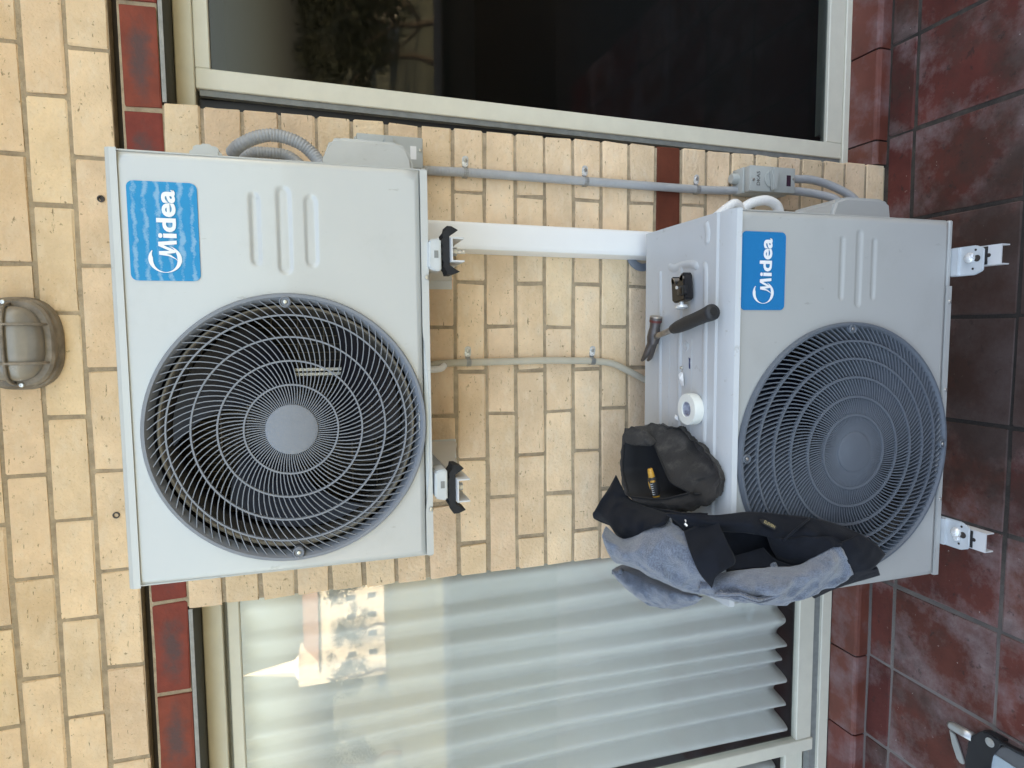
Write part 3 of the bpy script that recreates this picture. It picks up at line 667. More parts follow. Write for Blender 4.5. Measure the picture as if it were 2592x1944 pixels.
def make_ac(x0, x1, z0, z1, y, yb, c, R, hub_y, dims, label, cm, gm, stick, slots, lid_detail, stm, dep, wid, dome, nsp):
    L = thing('air_conditioner', label, 'air conditioner', ((x0 + x1) / 2, (y + yb) / 2, z0), 'outdoor units on the brick pier')
    inv = Matrix.Translation(-Vector(L.location))
    def part(name, bm, m, **k):
        xform(bm, inv); return obj(name, bm, m, L, **k)
    zt_p = z1 - (.014 if lid_detail else .008)
    bm = B(); front_panel(bm, x0 + .003, x1 - .003, z0 + .014, zt_p, y, c, R + .002, CREASE, slots=slots, depth=.0026 if lid_detail else .0030); part('front_panel', bm, cm, smooth=True)
    # hollow casing shell: sides, back, base pan, behind the front sheet
    bm = B(); yf = y + .014
    box(bm, x0, x0 + .004, yf, yb, z0 + .01, zt_p, .0012); part('side_panel', bm, cm)
    bm = B(); box(bm, x1 - .004, x1, yf, yb, z0 + .01, zt_p, .0012); part('side_panel', bm, cm)
    bm = B(); box(bm, x0 + .004, x1 - .004, yb - .015, yb - .002, z0 + .012, zt_p); box(bm, c[0] + R + .03, c[0] + R + .034, yf + .01, yb - .015, z0 + .02, zt_p); part('back_coil', bm, coil_m)
    bm = B(); box(bm, x0 + .001, x1 - .001, y + .004, yb - .001, z0, z0 + .0125, .003); part('base_pan', bm, cm)
    if lid_detail:
        # lid: flat top with pressed ridges, front edge rolled down
        bm = B(); prof = [(yb, z1 - .03), (yb, z1 - .004), (yb + -.004, z1), (y + .062, z1), (y + .056, z1 - .0035), (y + .018, z1 - .006), (y + .005, z1 - .011), (y + .0012, z1 - .022), (y + .0045, z1 - .022), (y + .02, z1 - .014), (yb - .004, z1 - .012), (yb - .004, z1 - .03)]
        prism(bm, prof, 'x', x0 + .0005, x1 - .0005); part('lid', bm, lid_m, smooth=True, auto=24)
    else:
        bm = B(); prism(bm, [(yb, z1 - .02), (yb, z1), (y + .016, z1), (y + .006, z1 - .003), (y + .0020, z1 - .010), (y + .0022, z1 - .021), (y + .005, z1 - .021), (y + .012, z1 - .008), (yb - .004, z1 - .008)], 'x', x0 + .001, x1 - .001); part('lid', bm, cm, smooth=True, auto=24)
    # grille
    bm = B(); lathe(bm, [(R + .0045, .004), (R + .004, -.005), (R + .002, -.009), (R - .003, -.009), (R - .009, .001), (R - .013, .012), (R - .004, .012)], (c[0], y, c[1]), 'y', 128, closed=True); rim = part('grille_rim', bm, gm, smooth=True, auto=35)
    bm = B(); grille(bm, c, y - .004, .044, R - .006, nsp, dims, dome, dep, wid, .62); part('fan_grille', bm, gm)
    bm = B(); lathe(bm, [(0, -.004), (.040, -.004), (.0465, -.002), (.0475, .004), (.0475, .012), (0, .012)], (c[0], y - dome - .004, c[1]), 'y', 56); part('grille_hub_cap', bm, gm, smooth=True, auto=35)
    # screw lugs on the rim
    for a in hub_y:
        px, pz = c[0] + (R - .012) * math.cos(a), c[1] + (R - .012) * math.sin(a)
        bm = B(); lathe(bm, [(.0105, .004), (.0105, -.010), (.009, -.0115), (.007, -.0085), (0, -.0085)], (px, y, pz), 'y', 20); lug = part('screw_lug', bm, gm, smooth=True, auto=40)
        s = screw(lug, px - L.location.x, y - .0085 - L.location.y, pz - L.location.z, .0042)
    fan_parts_empty = B(); fan_parts_empty.free()
    n0 = set(bpy.data.objects)
    fan_parts(L, c, y + .012, R - .012, .052)
    for o in set(bpy.data.objects) - n0: o.location -= Vector(L.location)
    sx0, sx1, sz0, sz1 = stick; n0 = set(bpy.data.objects)
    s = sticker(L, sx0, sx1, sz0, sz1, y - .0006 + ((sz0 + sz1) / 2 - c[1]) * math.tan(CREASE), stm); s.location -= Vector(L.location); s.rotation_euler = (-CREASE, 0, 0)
    return L, part

# ---- upper unit
U1 = dict(x0=-.8285, x1=-.0535, z0=1.5955, z1=2.148, y=-.437, yb=-.125, c=(-.551, 1.8600), R=.2485)
ac1, part1 = make_ac(**U1, hub_y=(math.radians(1), math.radians(181)), dims=(.0835, .128, .172, .2125), label='upper white outdoor air conditioner with streaked blue brand sticker',
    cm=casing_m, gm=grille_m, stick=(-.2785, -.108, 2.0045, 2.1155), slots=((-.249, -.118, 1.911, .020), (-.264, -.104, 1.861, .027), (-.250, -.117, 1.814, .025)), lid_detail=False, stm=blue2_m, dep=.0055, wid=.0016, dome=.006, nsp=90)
# lower flange with a groove that bulges round the grille, and its screws
bm = B(); N = 60; top = []; bot = []
def flange_z(x, c, base, R): 
    d = max(0, 1 - ((x - c) / (R * .72)) ** 2); return base - .011 * d
for k in range(N + 1):
    x = U1['x0'] + .006 + (U1['x1'] - U1['x0'] - .012) * k / N; zz = flange_z(x, U1['c'][0], 1.6105, .2485)
    bm.verts.new((x, U1['y'] - .0016, zz)); bm.verts.new((x, U1['y'] - .0016, 1.5965)); bm.verts.new((x, U1['y'] + .004, zz)); bm.verts.new((x, U1['y'] + .004, 1.5965))
bm.verts.ensure_lookup_table()
for k in range(N):
    a = k * 4; b = a + 4; V = bm.verts
    for p, q in ((0, 1), (1, 3), (3, 2), (2, 0)): bm.faces.new((V[a + p], V[a + q], V[b + q], V[b + p]))
fl = part1('lower_flange', bm, casing_m)
for x in (-.265, -.728): screw(fl, x - ac1.location.x, U1['y'] - .002 - ac1.location.y, 1.6005 - ac1.location.z, .0048)
# wiring cover and small grip moulding on the right flank
bm = B()
poly = [(-.058, 1.803), (-.012, 1.787), (.028, 1.772), (.032, 1.752), (.030, 1.632), (.020, 1.614), (-.004, 1.603), (-.058, 1.598)]
prism(bm, poly, 'y', -.30, -.17); es = [e for e in bm.edges]; bmesh.ops.bevel(bm, geom=es, offset=.008, segments=3, affect='EDGES'); part1('wiring_cover', bm, casing_m, smooth=True, auto=50)
bm = B(); prism(bm, [(-.058, 2.045), (-.010, 2.035), (-.0005, 2.018), (-.001, 1.995), (-.012, 1.980), (-.058, 1.972)], 'y', -.30, -.22); bmesh.ops.bevel(bm, geom=list(bm.edges), offset=.006, segments=2, affect='EDGES'); part1('side_grip', bm, casing_m, smooth=True, auto=50)
# drain elbow under the base
bm = B(); tube(bm, catmull([(-.470, -.035, 1.60), (-.470, -.03, 1.53), (-.468, -.025, 1.50), (-.46, -.016, 1.488)], 6), .009, 12); box(bm, -.479, -.462, -.14, -.03, 1.590, 1.600); part1('drain_elbow', bm, duct_m, smooth=True, auto=40)

# ---- lower unit
U2 = dict(x0=-.999, x1=-.109, z0=.318, z1=.946, y=-.504, yb=-.118, c=(-.6575, .6215), R=.2975)
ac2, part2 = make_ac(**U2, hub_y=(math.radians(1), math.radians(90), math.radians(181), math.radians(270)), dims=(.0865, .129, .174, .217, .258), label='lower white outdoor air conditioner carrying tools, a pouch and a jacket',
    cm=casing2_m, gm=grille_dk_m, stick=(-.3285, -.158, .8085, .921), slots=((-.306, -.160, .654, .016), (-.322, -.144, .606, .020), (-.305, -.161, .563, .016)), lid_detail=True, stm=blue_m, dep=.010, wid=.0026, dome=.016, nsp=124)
bm = B(); box(bm, U2['x0'] + .004, U2['x1'] - .16, U2['y'] - .0014, U2['y'] + .004, .3195, .3325); fl = part2('lower_flange', bm, casing2_m)
for x in (-.307, -.524, -.80): screw(fl, x - ac2.location.x, U2['y'] - .0014 - ac2.location.y, .326 - ac2.location.z, .0045)
# pressed ridges of the lid
zl = U2['z1']
def lid_ridge(bm, pts, r, h):
    P = catmull(pts, 10); prof = [(-1, 0), (-.55, .8), (-.2, 1), (.2, 1), (.55, .8), (1, 0)]; rows = []
    for i, p in enumerate(P):
        d = (P[min(i + 1, len(P) - 1)] - P[max(i - 1, 0)]).normalized(); nrm = Vector((-d.y, d.x, 0)); e = min(1, min(i, len(P) - 1 - i) / 4)
        rows.append([bm.verts.new(p + nrm * (r * s * (.35 + .65 * e)) + Vector((0, 0, h * hh * e))) for s, hh in prof])
    for a, b in zip(rows, rows[1:]):
        for k in range(5): bm.faces.new((a[k], a[k + 1], b[k + 1], b[k]))
rid = B()
for pts in ([(-.215, -.193, zl), (-.25, -.198, zl), (-.45, -.200, zl), (-.60, -.203, zl), (-.645, -.203, zl)],
            [(-.212, -.300, zl), (-.235, -.297, zl), (-.42, -.296, zl), (-.58, -.297, zl), (-.63, -.298, zl)],
            [(-.222, -.392, zl), (-.245, -.402, zl), (-.45, -.404, zl), (-.60, -.406, zl), (-.645, -.407, zl)],
            [(-.122, -.398, zl), (-.135, -.404, zl), (-.155, -.408, zl), (-.178, -.402, zl)],
            [(-.205, -.235, zl), (-.216, -.265, zl), (-.212, -.30, zl), (-.214, -.345, zl), (-.226, -.375, zl)]):
    lid_ridge(rid, [(p[0], p[1], p[2] - .0004) for p in pts], .0105, .0036)
part2('lid_ridges', rid, lid_m, smooth=True)
bm = B(); box(bm, -.395, -.63, -.247, -.249, zl, zl + .0006); box(bm, -.39, -.63, -.346, -.350, zl, zl + .0006); part2('lid_crease', bm, lid_m)
bm = B(); lathe(bm, [(.013, 0), (.013, .0014), (.010, .0014), (.010, 0.0005), (.006, .0005), (.006, .0014), (0, .0014)], (-.411, -.322, zl + .0002), 'z', 28); part2('lid_dimple', bm, lid_m, smooth=True, auto=40)
bm = B(); prism(bm, [(-.438, -.338), (-.4405, -.345), (-.450, -.343), (-.456, -.3445), (-.465, -.345), (-.465, -.3405), (-.452, -.3395), (-.444, -.3395)], 'z', zl + .0004, zl + .0012); o = part2('ink_mark', bm, mat('blue_ink', (.01, .03, .12), .5)); tag(o, 'small blue ink mark on the lid')
bm = B(); poly = [(-.109, .560), (-.046, .540), (-.034, .506), (-.034, .382), (-.046, .362), (-.109, .352)]
prism(bm, poly, 'y', -.36, -.20); bmesh.ops.bevel(bm, geom=list(bm.edges), offset=.008, segments=3, affect='EDGES'); part2('wiring_cover', bm, casing2_m, smooth=True, auto=50)

# ================================================================== WALL BRACKETS
def wall_bracket(xc, ztop, yfront, label, foot_y, slot_front):
    """wall plate, channel arm with slot, rubber mount, unit foot, bolt"""
    t = thing('wall_bracket', label, 'bracket', (xc, 0, ztop), 'metal wall brackets carrying the outdoor units')
    W = .0235; h = .026
    bm = B(); prof = [(-W, -h), (-W, 0), (W, 0), (W, -h), (W - .0028, -h), (W - .0028, -.003), (-W + .0028, -.003), (-W + .0028, -h)]
    box(bm, -W, W, yfront, -.004, -.003, 0)
    for sx in (-1, 1):
        side = [(yfront, -h), (yfront, -.0032), (-.004, -.0032), (-.004, -.088), (-.05, -.086), (yfront * .55, -h - .012), (yfront * .8, -h)]
        prism(bm, side, 'x', sx * (W - .0028), sx * W)
    obj('arm', bm, bracket_m, t, loc=(0, 0, 0))
    if slot_front:
        bm = B(); prism(bm, rrect(-.0045, .0045, yfront + .024, yfront + .052, .0044), 'z', -.0005, .0006); obj('slot', bm, gap_m, t)
    bm = B(); box(bm, -W - .022, W + .004, -.0045, -.0012, -.094, .17, .001); obj('wall_plate', bm, bracket_m, t)
    return t
def mount(t, foot_y, ztop, fw, fl, zfoot, bolt_len, pad, head_top):
    # black ribbed rubber pad
    bm = B(); n = 13; poly = []
    half = pad / 2; top = []; 
    for k in range(n):
        x = -half + pad * k / (n - 1); top.append((x, zfoot - .001 - (.0030 if k % 2 else 0) - .012 * (abs(x) / half) ** 3))
    bot = [(half * .99, -.004), (half * .84, -.017), (half * .74, -.010), (half * .60, .0005), (-half * .60, .0005), (-half * .76, -.010), (-half * .88, -.020), (-half * 1.0, -.005)]
    prism(bm, top + bot, 'y', foot_y - .022, foot_y + .022); obj('rubber_pad', bm, rubber_m, t)
    bm = B(); tube(bm, [(0, foot_y, -bolt_len), (0, foot_y, zfoot + .010)], .0042, 10); lathe(bm, [(0, zfoot + .0085), (.0085, zfoot + .0085), (.0085, zfoot + .0145), (.006, zfoot + .016), (0, zfoot + .016)], (0, foot_y, 0), 'z', 6)
    lathe(bm, [(0, -.018), (.0085, -.018), (.0085, -.0105), (0, -.0105)], (0, foot_y, 0), 'z', 6); obj('bolt', bm, zinc_m, t)
def unit_foot(part, xc, y0, y1, z0, z1, w):
    """pressed foot of the unit: vertical skirt with rounded lower end and out-turned toe"""
    bm = B(); prism(bm, [(-w * .5, y0 + .012), (-w * .36, y0), (w * .36, y0), (w * .5, y0 + .012), (w * .5, y1), (-w * .5, y1)], 'z', z0, z0 + .004)
    prism(bm, [(-w * .46, y1 - .022), (w * .46, y1 - .022), (w * .5, y1), (-w * .5, y1)], 'z', z0 + .004, z1)
    bmesh.ops.bevel(bm, geom=[e for e in bm.edges], offset=.0015, segments=2, affect='EDGES'); xform(bm, Matrix.Translation((xc, 0, 0))); return part('foot', bm, foot_m, smooth=True, auto=40)
b1 = wall_bracket(-.212, 1.5555, -.462, 'bracket with a long threaded bolt hanging below the upper unit', -.43, False); mount(b1, -.425, 1.5555, .06, .05, .018, .034, .094, .0)
b2 = wall_bracket(-.690, 1.5505, -.462, 'bracket with a wide serrated rubber pad below the upper unit', -.43, False); mount(b2, -.425, 1.5505, .06, .05, .018, .012, .100, .0)
for xc, zt in ((-.222, 1.5735), (-.678, 1.5685)):
    bm = B(); prism(bm, [(-.031, zt), (.031, zt), (.032, zt + .012), (.027, zt + .024), (-.026, zt + .025), (-.031, zt + .012)], 'y', -.452, -.400); bmesh.ops.bevel(bm, geom=list(bm.edges), offset=.003, segments=2, affect='EDGES'); xform(bm, Matrix.Translation((xc, 0, 0))); ft = part1('foot', bm, foot_m, smooth=True, auto=50)
    bm = B(); box(bm, xc - .006, xc + .008, -.4532, -.4515, zt + .006, zt + .014); xform(bm, Matrix.Translation(-Vector(ac1.location))); obj('slot', bm, track_m, ft)
b3 = wall_bracket(-.201, .290, -.598, 'slotted bracket arm jutting out under the lower unit beside bare wall', -.55, True); mount(b3, -.545, .290, .07, .06, .014, .02, .042, 0)
b4 = wall_bracket(-.888, .290, -.598, 'slotted bracket arm jutting out under the lower unit below the jacket', -.55, True); mount(b4, -.545, .290, .07, .06, .014, .02, .042, 0)
for xc in (-.211, -.882):
    bm = B(); pl = [(-.035, -.49), (-.035, -.552), (-.026, -.572), (.026, -.572), (.035, -.552), (.035, -.49)]
    prism(bm, pl, 'z', .3045, .3105); bmesh.ops.bevel(bm, geom=list(bm.edges), offset=.0022, segments=2, affect='EDGES'); prism(bm, [(-.033, -.46), (-.033, -.515), (.033, -.515), (.033, -.46)], 'z', .306, .3175)
    xform(bm, Matrix.Translation((xc, 0, 0))); ft = part2('foot', bm, foot_m, smooth=True, auto=40)
    bm = B(); lathe(bm, [(.013, 0), (.013, .003), (.009, .009), (.0, .011)], (xc + .006, -.540, .3108), 'z', 20); xform(bm, Matrix.Translation(-Vector(ac2.location))); obj('bolt_head', bm, zinc_m, ft, smooth=True, auto=50)
    bm = B()
    for dx, dy, r in ((.004, -.557, .008), (-.02, -.548, .0028), (.024, -.553, .0028)): lathe(bm, [(0, 0), (r, 0), (r, .0006), (0, .0006)], (xc + dx, dy, .3106), 'z', 16)
    xform(bm, Matrix.Translation(-Vector(ac2.location))); obj('bolt_hole', bm, gap_m, ft)

# ================================================================== CONDUITS, DUCT, HOSE
def solo(name, bm, m, label, cat, group=None, smooth=True, auto=45):
    bb = [v.co.copy() for v in bm.verts]; c = Vector(((min(v.x for v in bb) + max(v.x for v in bb)) / 2, (min(v.y for v in bb) + max(v.y for v in bb)) / 2, min(v.z for v in bb)))
    xform(bm, Matrix.Translation(-c)); return tag(obj(name, bm, m, None, smooth=smooth, loc=c, auto=auto), label, cat, group)
bm = B(); corrugated(bm, [(.047, -.0135, 1.56), (.0475, -.0135, 1.50), (.049, -.0135, 1.42), (.048, -.0135, 1.20), (.047, -.0135, 1.074), (.046, -.0135, .93), (.045, -.0135, .72), (.047, -.015, .62), (.0505, -.02, .575)], .0118, .0042, .10)
solo('conduit', bm, conduit_m, 'long straight grey corrugated conduit clipped down the brick pier', 'conduit', auto=180)
bm = B(); corrugated(bm, [(.020, -.16, 1.975), (.030, -.19, 1.955), (.0465, -.20, 1.918), (.0525, -.20, 1.879), (.041, -.20, 1.836), (.018, -.20, 1.806), (-.02, -.21, 1.78)], .0135, .0066, .11, 14)
solo('conduit', bm, conduit_m, 'thick ribbed grey conduit looping out beside the upper unit', 'conduit', auto=180)
bm = B(); corrugated(bm, [(.020, -.10, 1.975), (.038, -.10, 1.94), (.041, -.10, 1.90), (.036, -.10, 1.86), (.0, -.12, 1.82)], .0125, .0066, .11, 14)
solo('conduit', bm, conduit_m, 'ribbed grey conduit tucked behind the thicker loop of the upper unit', 'conduit', auto=180)
bm = B(); corrugated(bm, [(.088, -.04, .44), (.089, -.04, .392), (.090, -.042, .335), (.074, -.05, .264), (.036, -.075, .205), (-.02, -.10, .18)], .0122, .0042, .08)
solo('conduit', bm, conduit_m, 'outer of two grey conduits curving down from the lower isolator switch', 'conduit', auto=180)
bm = B(); corrugated(bm, [(.048, -.055, .44), (.049, -.055, .408), (.047, -.058, .372), (.041, -.065, .325), (.022, -.09, .282), (-.03, -.12, .25)], .0122, .0042, .08)
solo('conduit', bm, conduit_m, 'inner of two grey conduits curving down from the lower isolator switch', 'conduit', auto=180)
bm = B(); corrugated(bm, [(-.06, -.17, .70), (-.030, -.18, .668), (-.018, -.185, .635), (-.016, -.185, .605), (-.028, -.18, .572), (-.06, -.17, .55)], .0135, .0042, .06)
solo('conduit', bm, duct_m, 'pale lilac conduit arching out beside the lower unit', 'conduit', auto=180)
bm = B(); corrugated(bm, [(-.08, -.17, .78), (-.040, -.19, .735), (-.032, -.19, .712), (-.05, -.18, .69), (-.09, -.17, .67)], .0135, .0042, .06)
solo('conduit', bm, duct_m, 'short pale conduit end beside the top corner of the lower unit', 'conduit', auto=180)
# white pipe cover
bm = B(); prof = [(-.158, -.0005), (-.1545, -.056), (-.1525, -.0615), (-.147, -.0645), (-.142, -.065), (-.094, -.065), (-.0885, -.0645), (-.0845, -.0615), (-.083, -.056), (-.081, -.0005)]
A = [bm.verts.new((x - .001, y, 1.80)) for x, y in prof]; Bv = [bm.verts.new((x - .011, y, .55)) for x, y in prof]
for i in range(len(prof)): bm.faces.new((A[i], A[(i + 1) % len(prof)], Bv[(i + 1) % len(prof)], Bv[i]))
bm.faces.new(A); bm.faces.new(Bv[::-1]); solo('pipe_cover', bm, duct_m, 'white plastic pipe cover running between the two outdoor units', 'pipe cover', auto=40)
bm = B(); lathe(bm, [(.052, 0), (.052, -.003), (.048, -.006), (.03, -.006), (.03, 0)], (-.146, -.001, .893), 'y', 40, closed=True); fo = solo('wall_flange', bm, grille_m, 'round grey wall flange half hidden behind the white pipe cover', 'wall flange')
bm = B(); corrugated(bm, [(-.460, -.012, 1.53), (-.455, -.0115, 1.49), (-.454, -.0115, 1.416), (-.4535, -.0115, 1.30), (-.453, -.0115, 1.199), (-.456, -.0115, 1.09), (-.458, -.0115, 1.051), (-.466, -.0115, .993), (-.490, -.0125, .939), (-.518, -.014, .884), (-.55, -.02, .83), (-.57, -.03, .75)], .0098, .0042, .07)
solo('drain_hose', bm, hose_m, 'beige corrugated drain hose clipped to the bricks, bending aside above the lower unit', 'hose', auto=180)
# saddle clips
def saddle(x, z, r, label, ztilt=0, group='shiny metal saddle clips on the pier'):
    t = thing('saddle_clip', label, 'clip', (x, 0, z), group); pts = []
    bm = B(); N = 14; w2 = .0065; th = .0012
    path = [(-.0125 - r * .3, 0)] + [(-r * 1.08 * math.cos(PI * k / N), -.0125 - r * 1.08 * math.sin(PI * k / N) if True else 0) for k in range(N + 1)]
    path = [(-r * 1.08, -.001), (-r * 1.08, -.010)] + [(-r * 1.08 * math.cos(PI * k / N), -.0125 - r * 1.08 * math.sin(PI * k / N)) for k in range(N + 1)] + [(r * 1.08 + .001, -.004), (r * 1.08 + .004, -.0022), (r * 1.08 + .029, -.0022)]
    for i in range(len(path) - 1):
        (ax, ay), (bx, by) = path[i], path[i + 1]; d = Vector((bx - ax, by - ay, 0)).normalized(); nn = Vector((-d.y, d.x, 0)) * th
        q = [Vector((ax, ay, -w2)), Vector((bx, by, -w2)), Vector((bx, by, w2)), Vector((ax, ay, w2))]
        a = [bm.verts.new(p) for p in q]; b = [bm.verts.new(p + nn) for p in q]; bm.faces.new(a); bm.faces.new(b[::-1])
        for k in range(4): bm.faces.new((a[k], b[k], b[(k + 1) % 4], a[(k + 1) % 4]))
    obj('strap', bm, strap_m, t)
    bm = B(); prism(bm, rrect(r * 1.08 + .004, r * 1.08 + .033, -.0085, .0085, .0082), 'y', -.0042, -.0022); obj('tab', bm, zinc_m, t)
    screw(t, r * 1.08 + .021, -.0042, 0, .0058); t.rotation_euler = (0, ztilt, 0); return t
saddle(.049, 1.422, .0118, 'metal saddle clip on the grey conduit just below the upper unit', .05)
saddle(.047, 1.078, .0118, 'metal saddle clip on the grey conduit midway down the pier', .06)
saddle(.045, .719, .0118, 'metal saddle clip on the grey conduit above the lower isolator switch', .1)
saddle(-.454, 1.421, .0098, 'metal saddle clip on the beige hose just below the upper unit', .03)
saddle(-.458, 1.055, .0098, 'metal saddle clip on the beige hose where it bends aside', .12)

# ================================================================== ISOLATOR SWITCHES
def isolator(xc, zc, label, text, plate):
    t = thing('isolator_switch', label, 'switch', (xc, 0, zc), 'grey weatherproof isolator switches')
    w2, h2 = .037, .080
    bm = B(); box(bm, -w2 - .001, w2 + .001, -.052, -.001, -h2 + .004, h2 + .004, .004, 2); obj('base', bm, box_m, t, smooth=True, auto=40)
    bm = B(); box(bm, -w2, w2, -.080, -.0535, -h2, h2, .003, 2)
    for v in bm.verts:
        if v.co.y < -.06 and -.02 < v.co.z < .03: pass
    cv = obj('cover', bm, box_m, t, smooth=True, auto=40)
    bm = B(); lathe(bm, [(0, 0), (.024, 0), (.025, .002), (.0, .002)], (0, -.0835, .006), 'y', 32); obj('dial', bm, box_m, cv, smooth=True, auto=40)
    # tapered rotary handle
    bm = B(); q = [(-.006, .034), (.005, .036), (.012, -.024), (.004, -.031), (-.008, -.030), (-.0135, -.022)]
    prism(bm, q, 'y', -.100, -.0836); bmesh.ops.bevel(bm, geom=list(bm.edges), offset=.0025, segments=2, affect='EDGES'); h = obj('handle', bm, box_m, cv, smooth=True, auto=45); xr = Matrix.Translation((0, 0, .006)) @ Matrix.Rotation(math.radians(-90), 4, 'Y'); h.data.transform(xr)
    bm = B(); box(bm, -.017, .015, -.0806, -.0800, -.0635, -.0485); obj('window', bm, darkwin_m if not plate else paper_m, cv)
    screw(cv, -.004, -.080, .069, .0045); screw(cv, .006, -.080, -.073, .0045)
    if text:
        tm = text_mesh(text, .0165, 0, .0002); xs = [v.co.x for v in tm.verts]; cx = (min(xs) + max(xs)) / 2
        xform(tm, Matrix.Translation((0, -.0808, .046)) @ Matrix.Rotation(PI / 2, 4, 'X') @ Matrix.Translation((-cx, 0, 0))); obj('printed_text', tm, print_m, cv)
    bm = B(); lathe(bm, [(0, 0), (.016, 0), (.016, .016), (.013, .020), (0, .020)], (.009 if text else -.012, -.022, h2 + .004), 'z', 20); obj('gland', bm, box_m, t, smooth=True, auto=40)
    return t
isolator(.072, .506, 'grey isolator switch with rotary handle beside the lower unit', 'DKA5', False)
isolator(.072, 1.625, 'grey isolator switch mostly hidden behind the upper unit', '', True)

# ================================================================== WALL LIGHT
lt = thing('wall_light', 'weathered oval bulkhead light with wire guard above the upper unit', 'wall light', (-.390, -.006, 2.445))
def oval(w, h, n=40, p=2.6):
    return [(w * math.copysign(abs(math.cos(2 * PI * k / n)) ** (2 / p), math.cos(2 * PI * k / n)), h * math.copysign(abs(math.sin(2 * PI * k / n)) ** (2 / p), math.sin(2 * PI * k / n))) for k in range(n)]
def oval_loft(bm, prof, n=48, p=2.6, cap=True):
    rings = [[bm.verts.new((x, y, z)) for x, z in oval(w, h, n, p)] for w, h, y in prof]
    for a, b in zip(rings, rings[1:]):
        for k in range(n): bm.faces.new((a[k], a[(k + 1) % n], b[(k + 1) % n], b[k]))
    if cap: bm.faces.new(rings[-1])
bm = B(); oval_loft(bm, [(.104, .084, 0), (.102, .082, -.022), (.094, .074, -.030), (.090, .070, -.030)], cap=False); obj('base', bm, lamp_ring_m, lt, smooth=True, auto=40)
bm = B(); oval_loft(bm, [(.098, .078, -.026), (.098, .078, -.040), (.093, .073, -.046), (.082, .061, -.046), (.080, .059, -.038)], cap=False); obj('ring', bm, lamp_ring_m, lt, smooth=True, auto=40)
bm = B(); oval_loft(bm, [(.082, .061, -.038), (.081, .060, -.060), (.074, .053, -.074), (.055, .036, -.082), (.02, .012, -.085)]); obj('lens', bm, lens_m, lt, smooth=True, auto=60)
bm = B()
def gpath(f): return catmull(f, 6)
for sx in (-.042, .042): tube(bm, gpath([(sx, -.044, -.066), (sx, -.072, -.058), (sx, -.086, -.035), (sx, -.091, 0), (sx, -.086, .035), (sx, -.072, .058), (sx, -.044, .066)]), .0030, 8)
tube(bm, gpath([(-.088, -.044, 0), (-.082, -.070, 0), (-.062, -.087, 0), (0, -.092, 0), (.062, -.087, 0), (.082, -.070, 0), (.088, -.044, 0)]), .0034, 8)
obj('wire_guard', bm, lamp_ring_m, lt, smooth=True)
for sx in (-1, 1): screw(lt, sx * .0905, -.046, .012 * sx, .0055)

# wall plugs left in the bricks
for x, z, lb in ((-.063, 2.272, 'old dark wall plug in the brick beside the blue sticker'), (-.798, 2.279, 'dark drill hole with plug in the brick past the fan of the upper unit')):
    bm = B(); lathe(bm, [(.0075, .002), (.0078, -.0022), (.005, -.0026), (.0042, .006), (0, .006)], (x, -.007, z), 'y', 18); solo('wall_plug', bm, mat('plug_' + str(abs(int(x * 1000))), (.05, .04, .035), .6), lb, 'wall plug', 'old wall plugs')

# ================================================================== TOOLS ON THE LOWER UNIT
zt = zl + .0050
# claw hammer
hm = thing('claw_hammer', 'claw hammer with black rubber grip lying on the lower unit', 'hammer', (-.36, -.27, zt))
def hp(x, y, z): return Vector((x + .36, y + .27, z))
hd = Vector((-.390, -.205, .017)); he = Vector((-.332, -.470, .021))
d = (he - hd).normalized()
def along(t): return hd.lerp(he, t)
bm = B(); tube(bm, [hp(*along(0)), hp(*along(.12)), hp(*along(.44))], [.0085, .0075, .0078], 12); obj('shaft', bm, shaft_m, hm, smooth=True)
bm = B(); ts = [(.36, .0085), (.37, .0120), (.45, .0150), (.60, .0165), (.75, .0160), (.88, .0165), (.96, .0185), (1.0, .0185), (1.012, .0165)]
tube(bm, [hp(*along(t)) for t, _ in ts], [r for _, r in ts], 18); obj('grip', bm, grip_m, hm, smooth=True, auto=60)
bm = B(); lathe(bm, [(0, 0), (.009, 0), (.0095, .001), (0, .001)], (0, 0, 0), 'z', 16); xform(bm, Matrix.Translation(hp(*along(1.0135))) @ d.to_track_quat('Z', 'Y').to_matrix().to_4x4()); obj('grip_end', bm, rubber_m, hm)
hx = Vector((-.052, .012, 0)).normalized()   # head direction: towards claw
def hh(t, side=0, up=0):
    base = hd + hx * t; perp = Vector((hx.y, -hx.x, 0)); return hp(base.x + perp.x * side, base.y + perp.y * side, .017 + up)
bm = B(); tube(bm, [hh(-.056), hh(-.054), hh(-.042), hh(-.038), hh(-.026), hh(-.018), hh(0), hh(.014)], [.0145, .0158, .0158, .0140, .0135, .0150, .0170, .0150], 18); hdo = obj('head', bm, hammer_steel_m, hm, smooth=True, auto=40)
for s in (-1, 1):
    bm = B(); P = [hh(.010, 0, .0), hh(.028, .006 + .001 * s, .001 + s * .003), hh(.046, .014, .000 + s * .0065), hh(.062, .026, -.003 + s * .0085), hh(.072, .038, -.005 + s * .0090)]
    pts = catmull(P, 5); tube(bm, pts, [.0130 - .0090 * i / (len(pts) - 1) for i in range(len(pts))], 10); obj('claw', bm, hammer_steel_m, hm, smooth=True)
bm = B(); tube(bm, [hh(-.0565), hh(-.0535)], [.0150, .0160], 18); obj('striking_face', bm, shaft_m, hm, smooth=True, auto=40)
bm = B(); tube(bm, [hh(-.047), hh(-.041)], [.01600, .01595], 18); obj('paint_band', bm, red_m, hm, smooth=True, auto=40)
